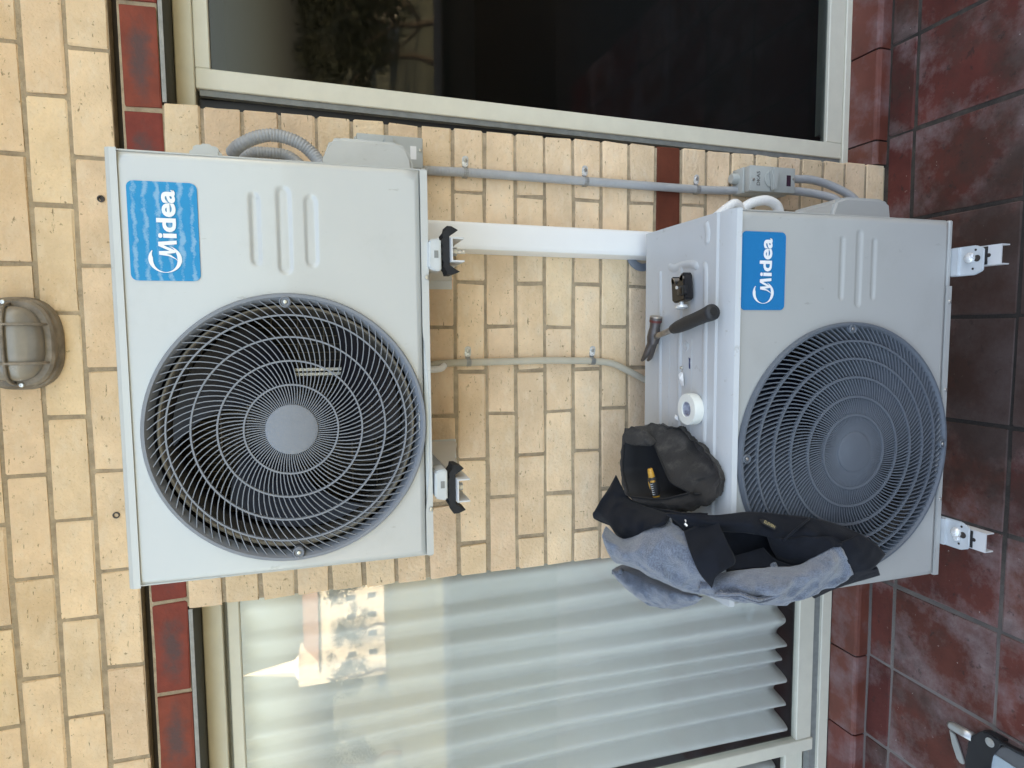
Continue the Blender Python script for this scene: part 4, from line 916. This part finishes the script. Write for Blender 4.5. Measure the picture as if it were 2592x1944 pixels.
# pipe cutter
pc = thing('pipe_cutter', 'small black pipe cutter with silver knob lying on the lower unit', 'pipe cutter', (-.272, -.335, zt))
rotz = math.radians(8)
def pcp(bm): xform(bm, Matrix.Rotation(rotz, 4, 'Z')); return bm
bm = B(); poly = [(-.030, -.028), (.030, -.030), (.036, -.022), (.022, -.012), (.010, -.006), (.006, .006), (.020, .012), (.033, .018), (.034, .026), (-.026, .028), (-.032, .020), (-.032, -.020)]
prism(bm, poly, 'z', .002, .028); bmesh.ops.bevel(bm, geom=list(bm.edges), offset=.003, segments=2, affect='EDGES'); obj('body', pcp(bm), cutter_m, pc, smooth=True, auto=45)
bm = B(); box(bm, -.020, .002, -.034, -.010, .018, .036, .003, 2); obj('slide', pcp(bm), cutter_m, pc, smooth=True, auto=45)
for yy in (-.020, .018):
    bm = B(); lathe(bm, [(0, 0), (.0075, 0), (.0075, .020), (0, .020)], (.022, yy, .008), 'z', 18); obj('roller', pcp(bm), shaft_m, pc, smooth=True, auto=40)
bm = B(); lathe(bm, [(0, 0), (.004, 0), (.004, .002), (0, .0022)], (.000, -.012, .0362), 'z', 12); obj('pin', pcp(bm), zinc_m, pc)
bm = B(); lathe(bm, [(0, 0), (.006, 0), (.006, .008), (.0145, .010), (.016, .016), (.012, .019), (0, .019)], (0, 0, 0), 'x', 20); xform(bm, Matrix.Translation((-.030, .004, .0165)) @ Matrix.Rotation(PI, 4, 'Z')); obj('knob', pcp(bm), zinc_m, pc, smooth=True, auto=40)
# tape roll
tp = thing('tape_roll', 'roll of white tape with printed core standing flat on the lower unit', 'tape', (-.560, -.372, zt - .002))
bm = B(); lathe(bm, [(.037, 0), (.0375, .002), (.0375, .022), (.037, .024), (.0195, .0245), (.0185, .023), (.0185, .001), (.0195, 0)], (0, 0, 0), 'z', 56, closed=True); obj('tape', bm, tape_m, tp, smooth=True, auto=40)
bm = B(); lathe(bm, [(.0184, .001), (.0184, .0225), (.0165, .0225), (.0165, .003), (.012, .0025), (0, .0025), ], (0, 0, 0), 'z', 40); obj('core', bm, core_m, tp, smooth=True, auto=40)
bm = B(); g2 = [[Vector((-.014 - .03 * i / 4, .030 + .022 * i / 4 + .006 * j, .012 - .010 * i / 4 + .004 * math.sin(i))) for i in range(5)] for j in range(3)]
V = [[bm.verts.new(p) for p in r] for r in g2]
for j in range(2):
    for i in range(4): bm.faces.new((V[j][i], V[j][i + 1], V[j + 1][i + 1], V[j + 1][i]))
o = obj('loose_end', bm, tape_m, tp); md = o.modifiers.new('thickness', 'SOLIDIFY'); md.thickness = .0008
# small bits
bm = B(); tube(bm, [(-.464, -.314, zt), (-.464, -.314, zt + .004)], [.0045, .0035], 10); solo('screw', bm, screw_m, 'tiny shiny screw standing between hammer and tape roll', 'screw')
def scrap(pts, label):
    bm = B(); n = len(pts); c = sum((Vector(p) for p in pts), Vector()) / n; top = [bm.verts.new(p) for p in pts]; cv = bm.verts.new(c + Vector((0, 0, .006)))
    for k in range(n): bm.faces.new((top[k], top[(k + 1) % n], cv))
    o = solo('paper_scrap', bm, paper_m, label, 'paper', 'white paper scraps on the lower unit', smooth=False); md = o.modifiers.new('thickness', 'SOLIDIFY'); md.thickness = .0006
scrap([(-.474, -.310, zt), (-.482, -.306, zt + .004), (-.490, -.309, zt), (-.496, -.307, zt + .002), (-.508, -.312, zt), (-.509, -.324, zt), (-.497, -.328, zt + .003), (-.484, -.322, zt), (-.475, -.319, zt)], 'crumpled white paper scrap beside the tiny screw')
scrap([(-.583, -.288, zt), (-.596, -.290, zt + .003), (-.598, -.303, zt), (-.586, -.302, zt + .002)], 'small white paper scrap behind the tape roll')

# ================================================================== TOOL POUCH
tpo = thing('tool_pouch', 'open charcoal canvas tool pouch standing on the lower unit', 'pouch', (0, 0, 0))
base = [(-.640, -.200), (-.609, -.300), (-.640, -.405), (-.684, -.489), (-.742, -.486), (-.800, -.390), (-.800, -.255), (-.715, -.185)]
bl = [Vector((x, y, zt - .004)) for x, y in base]
low = [J(420, 185, -.21), J(722, 192, -.315), J(850, 325, -.425), J(963, 462, -.496), J(900, 660, -.495), J(740, 730, -.41), J(520, 720, -.31), J(400, 450, -.17)]
for p in low: p.z = max(p.z, zt + .012)
sh = [J(332, 200, -.225), J(560, 182, -.275), J(735, 240, -.345), J(900, 440, -.455), J(850, 610, -.465), J(640, 700, -.405), J(345, 655, -.28), J(295, 490, -.195)]
rim = [J(320, 290, -.235), J(505, 300, -.285), J(545, 395, -.325), J(610, 545, -.385), J(735, 607, -.43), J(560, 650, -.375), J(352, 632, -.285), J(312, 470, -.215)]
def inward(L, dz, k):
    c = sum(L, Vector()) / len(L); return [p.lerp(c, k) + Vector((0, 0, dz)) for p in L]
loops = [bl, low, sh, rim, inward(rim, -.004, .05), inward(rim, -.03, .07), inward(rim, -.09, .15)]
def polyloop(L, n):
    out = [L[i].lerp(L[(i + 1) % len(L)], k / n) for i in range(len(L)) for k in range(n)]
    for _ in range(6): out = [out[i - 1] * .25 + out[i] * .5 + out[(i + 1) % len(out)] * .25 for i in range(len(out))]
    return out
bm = B(); RR = []
for li, Lp in enumerate(loops[:4]): RR.append(polyloop(Lp, 14))
# interpolate vertically for a smooth wrinkled skin
cols = [catmull([r[k] for r in RR], 14) for k in range(len(RR[0]))]; Nr = len(cols[0]); n = len(cols); V = []
for j in range(Nr):
    row = []
    for k in range(n):
        p = cols[k][j]; q = p * 15; e = min(1, (Nr - 1 - j) / 8)
        nrm = (p - Vector((-.70, -.33, p.z))).normalized(); row.append(bm.verts.new(p + nrm * (.012 * mnoise.noise(q) + .020 * (.25 - abs(mnoise.noise(q * 1.3 + Vector((3, 1, 7))))) + .012 * (.2 - abs(mnoise.noise(q * 2.9))) + .003 * mnoise.noise(q * 5)) * e))
    V.append(row)
for a, b in zip(V, V[1:]):
    for k in range(n): bm.faces.new((a[k], a[(k + 1) % n], b[(k + 1) % n], b[k]))
bm.faces.new(V[0][::-1]); obj('canvas_body', bm, pouch_m, tpo, smooth=True, auto=70)
bm = B(); RI = [polyloop(Lp, 14) for Lp in (loops[3], loops[4], loops[5], loops[6])]; V = [[bm.verts.new(p) for p in r] for r in RI]
for a, b in zip(V, V[1:]):
    for k in range(n): bm.faces.new((a[k], a[(k + 1) % n], b[(k + 1) % n], b[k]))
bm.faces.new(V[-1]); obj('lining', bm, pouch_in_m, tpo, smooth=True)
bm = B(); tube(bm, [p + Vector((0, 0, .001)) for p in polyloop(rim, 14)], .0026, 6, caps=False); obj('zip_tape', bm, pouch_in_m, tpo, smooth=True)
bm = B(); tube(bm, [rim[4], J(765, 611, -.445), J(800, 612, -.455)], [.003, .0045, .002], 6); obj('zip_end', bm, pouch_in_m, tpo)
# flap at the far end of the opening
cloth('flap', [[J(322, 205, -.24), J(400, 210, -.26), J(470, 235, -.28), J(520, 290, -.29)], [J(316, 250, -.25), J(380, 262, -.265), J(440, 280, -.285), J(500, 310, -.295)], [J(316, 286, -.255), J(345, 300, -.265), J(400, 312, -.28), J(480, 318, -.29)]], pouch_m, tpo, .004, .003, 30)
# knife in the pouch
kn = thing('utility_knife', 'yellow and black utility knife sticking out of the pouch', 'knife', J(512, 580, -.35))
ko = Vector(kn.location)
a, b = J(478, 455, -.345) - ko, J(520, 632, -.345) - ko; side = (J(545, 520, -.345) - J(480, 530, -.345)) * .5; fwd = Vector((0, -.006, .006))
def kt(t): return a.lerp(b, t)
bm = B(); tube(bm, [kt(.02), kt(.25), kt(.4)], [.006, .008, .009], 10); obj('body', bm, yellow_m, kn, smooth=True)
bm = B(); tube(bm, [kt(.30), kt(.40), kt(.60), kt(.90), kt(.95)], [.009, .0115, .0115, .0110, .009], 12); gr = obj('grip', bm, grip_m, kn, smooth=True)
bm = B(); tube(bm, [kt(.40) + fwd * 1.3 + side * .25, kt(.46) + fwd * 1.4 + side * .25], .0062, 8); tube(bm, [kt(.93), kt(1.02)], [.0095, .0085], 12); obj('yellow_end', bm, yellow_m, kn, smooth=True, auto=40)
bm = B(); tube(bm, catmull([kt(.36) - side * .55, kt(.55) - side * .75, kt(.75) - side * .6, kt(.93) - side * .25], 5), .0024, 6); obj('yellow_edge', bm, yellow_m, kn, smooth=True)
bm = B()
for k in range(6):
    t = .52 + .07 * k; tube(bm, catmull([kt(t) - side * .40 + fwd * .9, kt(t + .01) + fwd * 1.75, kt(t) + side * .40 + fwd * .9], 4), .0009, 5)
obj('grip_ridge', bm, zinc_m, gr)

# ================================================================== JACKET
jk = thing('jacket', 'blue grey fleece jacket with navy lining draped over the lower unit', 'jacket', (0, 0, 0))
def P(rows): return [[J(*q) for q in r] for r in rows]
cloth('fleece_shoulder', P([
    [(205, 815, -.30), (320, 893, -.33), (440, 800, -.37), (545, 757, -.41), (695, 850, -.48)],
    [(184, 880, -.34), (318, 950, -.39), (450, 900, -.44), (590, 880, -.49), (730, 960, -.535)],
    [(215, 975, -.35), (330, 1010, -.41), (470, 1010, -.47), (640, 1030, -.52), (790, 1090, -.565)],
    [(262, 1042, -.33), (370, 1062, -.39), (500, 1120, -.45), (680, 1190, -.51), (865, 1206, -.565)],
    [(300, 1050, -.26), (400, 1085, -.31), (520, 1140, -.38), (700, 1215, -.44), (860, 1232, -.52)]]), fleece_m, jk, .012, .016, 14, 10, 10, 0, .0013)
cloth('fleece_fold', P([
    [(262, 1075, -.20), (330, 1050, -.22), (420, 1070, -.26), (560, 1150, -.33), (760, 1225, -.42)],
    [(243, 1092, -.25), (310, 1120, -.28), (430, 1170, -.32), (590, 1230, -.39), (790, 1258, -.46)],
    [(268, 1140, -.24), (340, 1210, -.275), (470, 1290, -.32), (620, 1310, -.38), (790, 1285, -.45)],
    [(300, 1165, -.17), (380, 1235, -.20), (480, 1308, -.24), (610, 1320, -.30), (780, 1288, -.40)]]), fleece_m, jk, .010, .015, 16, 9, 9, 3, .0013)
cloth('fleece_sleeve', P([
    [(800, 1130, -.545), (1000, 1092, -.572), (1200, 1072, -.582), (1400, 1058, -.588), (1520, 985, -.595), (1655, 918, -.598)],
    [(790, 1195, -.56), (1000, 1150, -.605), (1200, 1140, -.625), (1400, 1120, -.632), (1560, 1065, -.630), (1705, 1010, -.61)],
    [(790, 1225, -.555), (1000, 1215, -.612), (1200, 1215, -.638), (1400, 1195, -.642), (1560, 1150, -.630), (1745, 1108, -.600)],
    [(830, 1248, -.55), (1090, 1296, -.585), (1300, 1298, -.600), (1430, 1270, -.598), (1560, 1222, -.590), (1742, 1116, -.580)],
    [(850, 1240, -.52), (1090, 1290, -.545), (1300, 1290, -.552), (1430, 1262, -.552), (1560, 1214, -.548), (1738, 1114, -.545)]]), fleece_m, jk, .010, .014, 15, 10, 9, 7, .0013)
cloth('fleece_pleat', P([
    [(900, 1225, -.60), (1050, 1230, -.625), (1180, 1260, -.63), (1300, 1215, -.64)],
    [(880, 1245, -.60), (1040, 1250, -.640), (1180, 1275, -.645), (1310, 1240, -.645)],
    [(900, 1262, -.585), (1050, 1285, -.615), (1190, 1292, -.62), (1330, 1265, -.62)]]), fleece_m, jk, .007, .007, 25, 8, 7, 11, .0013)
cloth('collar_flap', P([
    [(690, 848, -.492), (790, 800, -.515), (893, 768, -.535)],
    [(738, 1000, -.560), (840, 955, -.585), (957, 905, -.588)],
    [(790, 1112, -.585), (890, 1075, -.603), (1012, 1040, -.598)],
    [(866, 1203, -.592), (880, 1150, -.600), (905, 1105, -.592)]]), navy_m, jk, .006, .004, 20, 10, 8, 5)
cloth('front_facing', P([
    [(575, 742, -.47), (760, 742, -.515), (900, 745, -.528), (1100, 725, -.538), (1300, 742, -.545), (1480, 762, -.548), (1640, 800, -.550), (1792, 864, -.552)],
    [(640, 790, -.48), (790, 790, -.530), (905, 800, -.548), (1090, 790, -.568), (1270, 830, -.578), (1440, 850, -.585), (1620, 862, -.585), (1800, 912, -.578)],
    [(700, 850, -.48), (830, 845, -.520), (930, 852, -.538), (1070, 858, -.562), (1210, 882, -.575), (1325, 912, -.585), (1560, 962, -.592), (1690, 932, -.595)]]), navy_m, jk, .007, .006, 16, 8, 9, 9)
cloth('lining_lower', P([
    [(1205, 876, -.572), (1320, 900, -.588), (1450, 885, -.592), (1600, 880, -.597), (1690, 922, -.600)],
    [(1235, 960, -.552), (1340, 1000, -.578), (1440, 980, -.594), (1560, 940, -.602), (1675, 925, -.606)],
    [(1290, 1050, -.545), (1400, 1070, -.578), (1465, 1025, -.594), (1535, 990, -.604), (1660, 924, -.606)]]), navy_m, jk, .006, .006, 18, 8, 8, 13)
cloth('lining_back', P([
    [(900, 790, -.520), (1100, 800, -.522), (1330, 870, -.530)],
    [(940, 950, -.514), (1120, 960, -.514), (1330, 985, -.526)],
    [(960, 1110, -.540), (1150, 1090, -.550), (1420, 1070, -.562)]]), navy_m, jk, .004, .006, 22, 10, 10, 15)
cloth('inner_flap', P([
    [(1010, 1000, -.548), (1110, 970, -.552), (1185, 948, -.548)],
    [(1000, 1045, -.562), (1130, 1020, -.566), (1260, 1020, -.562)],
    [(970, 1090, -.570), (1120, 1075, -.575), (1380, 1066, -.578)]]), navy_m, jk, .005, .004, 22, 10, 8, 19)
cloth('cuff', P([
    [(1662, 928, -.604), (1730, 892, -.604), (1792, 862, -.59)],
    [(1702, 1020, -.610), (1795, 975, -.612), (1892, 930, -.592)],
    [(1750, 1114, -.594), (1860, 1085, -.598), (1946, 992, -.575)]]), navy_m, jk, .010, .004, 20, 8, 8, 21)
cloth('hem', P([
    [(1490, 1256, -.565), (1620, 1172, -.575), (1748, 1106, -.580), (1900, 1080, -.575)],
    [(1496, 1262, -.55), (1628, 1192, -.555), (1752, 1140, -.555), (1908, 1105, -.552)],
    [(1505, 1266, -.53), (1635, 1206, -.53), (1752, 1168, -.53), (1912, 1122, -.53)]]), navy_m, jk, .006, .003, 25, 8, 6, 23)
cloth('back_lining', P([
    [(268, 495, -.20), (345, 632, -.27), (450, 690, -.33), (600, 738, -.44)],
    [(222, 580, -.22), (295, 670, -.29), (405, 745, -.37), (560, 790, -.46)],
    [(160, 675, -.23), (240, 735, -.29), (345, 800, -.36), (470, 830, -.43)],
    [(126, 762, -.22), (210, 790, -.26), (285, 880, -.31), (350, 905, -.34)],
    [(190, 790, -.17), (260, 830, -.20), (310, 900, -.26), (360, 915, -.30)]]), navy_m, jk, .008, .014, 15, 9, 9, 25)
cloth('under_layer', P([
    [(430, 690, -.30), (600, 720, -.42), (760, 735, -.50), (840, 735, -.515)],
    [(480, 760, -.32), (620, 790, -.43), (740, 800, -.50), (830, 790, -.515)],
    [(520, 900, -.30), (660, 900, -.40), (760, 880, -.48), (850, 850, -.51)]]), navy_m, jk, .006, .006, 20, 8, 8, 27)
# small sewn label, zip pull, pocket welt
lc = [J(1160, 772, -.571), J(1180, 768, -.571), J(1262, 815, -.583), J(1248, 832, -.583), J(1170, 793, -.573)]
bm = B(); off = Vector((0, -.0075, .003)); f1 = [bm.verts.new(p + off) for p in lc]; f2 = [bm.verts.new(p + off * .1) for p in lc]; bm.faces.new(f1); bm.faces.new(f2[::-1])
for k in range(5): bm.faces.new((f1[k], f1[(k + 1) % 5], f2[(k + 1) % 5], f2[k]))
lb = obj('sewn_label', bm, rubber_m, jk)
tm = text_mesh('ELEVEN', .0085, 0, .0002); e1 = (J(1248, 824, -.583) - J(1172, 783, -.572)); L = e1.length; xd = e1.normalized(); zd = (J(1262, 815, -.583) - J(1248, 832, -.583)).normalized(); zd = (zd - xd * zd.dot(xd)).normalized(); yd = zd.cross(xd)
xs = [v.co.x for v in tm.verts]; sc = L * .86 / (max(xs) - min(xs)); o0 = J(1178, 784, -.572) + off * 1.25
mtx = Matrix(((xd.x * sc, zd.x, yd.x, o0.x), (xd.y * sc, zd.y, yd.y, o0.y), (xd.z * sc, zd.z, yd.z, o0.z), (0, 0, 0, 1))); xform(tm, mtx); obj('label_print', tm, mat('tan_thread', (.28, .22, .11), .7), lb)
bm = B(); tube(bm, [J(697, 800, -.53), J(712, 815, -.535)], .0026, 6); tube(bm, [J(700, 776, -.525), J(703, 790, -.53)], .0016, 6); obj('zip_pull', bm, zinc_m, jk)
bm = B(); tube(bm, catmull([J(1310, 905, -.592), J(1390, 835, -.592), J(1470, 770, -.558)], 6), .0028, 6); obj('pocket_welt', bm, navy_m, jk, smooth=True)

# ================================================================== TOOL ON THE PAVERS
gt = thing('hand_tool', 'silver ended hand tool with black clamp lying on the red pavers', 'tool', (-1.56, -.42, 0))
def GT(x, y, z):
    d = ray(2342 + x / 8.296, 1744 + y / 8.296); p = CAM + d * ((z - CAM.z) / d.z); return p - Vector(gt.location)
bm = B(); tube(bm, [GT(520, 740, .022), GT(560, 770, .024), GT(760, 880, .024), GT(1000, 1010, .024)], [.010, .013, .0135, .0135], 14); obj('bow_tube', bm, tool_metal_m, gt, smooth=True)
def slab(name, pts, z0, z1, m, bev=.002):
    bm = B(); lo = [bm.verts.new(Vector((GT(*p, z1).x, GT(*p, z1).y, z0))) for p in pts]; hi = [bm.verts.new(GT(*p, z1)) for p in pts]; n = len(pts)
    bm.faces.new(hi); bm.faces.new(lo[::-1])
    for k in range(n): bm.faces.new((lo[k], lo[(k + 1) % n], hi[(k + 1) % n], hi[k]))
    bmesh.ops.bevel(bm, geom=list(bm.edges), offset=bev, segments=2, affect='EDGES'); return obj(name, bm, m, gt, smooth=True, auto=40)
slab('bow_strip', [(490, 850), (600, 930), (640, 1010), (720, 1260), (820, 1540), (800, 1590), (720, 1560), (650, 1460), (560, 1150)], .008, .014, tool_metal_m)
slab('clamp', [(930, 1010), (1180, 875), (1330, 930), (1620, 1100), (1500, 1300), (1390, 1400), (1370, 1659), (1300, 1900), (820, 1700), (840, 1450), (860, 1300), (920, 1150)], .004, .032, tool_black_m, .003)
slab('rail', [(1390, 1330), (1520, 1230), (1700, 1200), (2500, 1600), (2700, 2100), (1400, 2100)], .002, .026, tool_grey_m, .003)
slab('face_plate', [(1390, 1350), (1480, 1390), (1950, 1700), (2100, 1900), (1380, 1950)], .026, .029, tool_blue_m, .001)
slab('side_bar', [(1560, 1090), (1940, 1300), (2500, 1600), (2480, 1640), (1900, 1340), (1540, 1150)], .018, .034, tool_black_m, .002)
bm = B(); lathe(bm, [(0, 0), (.0125, 0), (.0125, .002), (.010, .0032), (0, .0032)], GT(1360, 1120, .032), 'z', 24); obj('pivot_screw', bm, tool_metal_m, gt, smooth=True, auto=40)

# ================================================================== WHAT STANDS BEHIND THE CAMERA (seen mirrored in the door glass)
par = thing('parapet_wall', 'low dark parapet along the edge of the terrace', 'parapet', (0, -2.9, 0))
bm = B(); box(bm, -5, 5, -.11, .11, -.35, .86); obj('wall', bm, darkwall_m, par)
bm = B(); box(bm, -5, 5, -.14, .14, .8605, .90, .01); obj('coping', bm, darkwall_m, par)
def tree(x, y, z0, h, r, label, seed, n=2600):
    rnd = random.Random(seed); t = thing('tree', label, 'tree', (x, y, z0), 'trees below the terrace')
    bm = B(); tube(bm, catmull([(0, 0, 0), (.1 * r, 0, h * .2), (-.05 * r, .05 * r, h * .45), (0, 0, h * .75)], 4), [h * .035 * (1 - .8 * i / 12) for i in range(13)], 8)
    for k in range(6):
        a = rnd.uniform(0, 6.28); zz = h * rnd.uniform(.3, .55); tube(bm, catmull([(0, 0, zz), (math.cos(a) * r * .35, math.sin(a) * r * .35, zz + h * .1), (math.cos(a) * r * .7, math.sin(a) * r * .7, zz + h * .22)], 3), [h * .012 * (1 - .7 * i / 6) for i in range(7)], 6)
    obj('trunk', bm, bark_m, t, smooth=True)
    bm = B(); cl = [(Vector((rnd.gauss(0, r * .42), rnd.gauss(0, r * .42), h * rnd.uniform(.42, .95))), r * rnd.uniform(.22, .42)) for _ in range(16)]
    for k in range(n):
        c, cr = rnd.choice(cl); d = Vector((rnd.gauss(0, 1), rnd.gauss(0, 1), rnd.gauss(0, .8))).normalized() * cr * rnd.random() ** .4; p = c + d; s = h * rnd.uniform(.012, .024)
        u = Vector((rnd.gauss(0, 1), rnd.gauss(0, 1), rnd.gauss(0, 1))).normalized(); v = u.orthogonal().normalized()
        q = [bm.verts.new(p + u * s), bm.verts.new(p + v * s * .6), bm.verts.new(p - u * s), bm.verts.new(p - v * s * .6)]; bm.faces.new(q)
    obj('crown', bm, leaf_m, t)
def building(name, x, y, z0, w_, d_, hw, hr, label, wallm, nwin, rows):
    t = thing(name, label, 'house' if name != 'church' else 'church', (x, y, z0)); t.rotation_euler = (0, 0, math.atan2(-x, y) + PI if False else 0)
    bm = B(); box(bm, -w_ / 2, w_ / 2, -d_ / 2, d_ / 2, 0, hw); obj('wall', bm, wallm, t)
    bm = B(); prism(bm, [(-d_ / 2 - .4, hw), (d_ / 2 + .4, hw), (0, hw + hr)], 'x', -w_ / 2 - .3, w_ / 2 + .3); obj('roof', bm, roof_m, t)
    for rr in range(rows):
        for k in range(nwin):
            xx = -w_ / 2 + w_ * (k + .5) / nwin; zz = 1.0 + rr * 3.0
            bm = B(); box(bm, xx - .55, xx + .55, d_ / 2 + .002, d_ / 2 + .06, zz, zz + 1.5); wi = obj('window', bm, whitewall_m, t)
            bm = B(); box(bm, xx - .42, xx + .42, d_ / 2 + .061, d_ / 2 + .07, zz + .12, zz + 1.38); obj('pane', bm, dark_glass_m, wi)
    return t
ch = building('church', -40, -92, -6, 14, 10, 9.2, 2.2, 'sandstone church with a slim spire below the terrace', render_m, 5, 2)
bm = B(); box(bm, -9.2, -6.0, -1.6, 5.1, 0, 12.0); obj('tower', bm, render_m, ch)
bm = B(); lathe(bm, [(1.9, 12.0), (1.2, 12.6), (.0, 19.5)], (-7.6, 2.5, 0), 'z', 8); obj('spire', bm, whitewall_m, ch)
building('house', 44, -78, -6, 13, 9, 5.6, 2.4, 'white rendered house with red tiled roof below the terrace', whitewall_m, 4, 1)
building('house', 30, -60, -6, 6, 6, 3.0, 1.5, 'small sandstone outbuilding among the trees', render_m, 2, 1)
building('house', -122, -100, -6, 16, 10, 6.2, 2.6, 'long white house with red roof beyond the church', whitewall_m, 5, 1)
tree(-50, -70, -6, 9.0, 4.2, 'broad green tree standing between the small church tree and the houses', 4)
tree(-62, -72, -6, 9.6, 4.8, 'wide leafy tree between the church and the long white house', 5)
tree(34, -80, -6, 9.4, 4.4, 'dark tree standing beside the white rendered house', 6)
tree(25, -50, -6, 8.6, 4.0, 'leafy tree in front of the small sandstone outbuilding', 7)
tree(38, -64, -6, 8.2, 3.6, 'rounded tree between the outbuilding and the white house', 9)
tree(14.5, -30, -6, 7.7, 3.0, 'dark tree close below the terrace wall', 31)
tree(19.5, -33, -6, 8.1, 3.0, 'tall narrow tree beside the dark tree below the terrace', 32)
tree(17.0, -40, -6, 7.4, 3.0, 'lower tree behind the pair below the terrace', 33)
tree(25, -44, -6, 8.0, 3.4, 'spreading tree past the pair below the terrace', 34)
tree(-40.5, -84, -6, 7.0, 3.2, 'small tree growing in front of the church wall', 21)
tree(-46, -82, -6, 8.2, 3.4, 'bushy tree half hiding the church tower', 22)
tree(-30, -75, -6, 8.4, 3.8, 'lower leafy tree at the side of the church', 12)
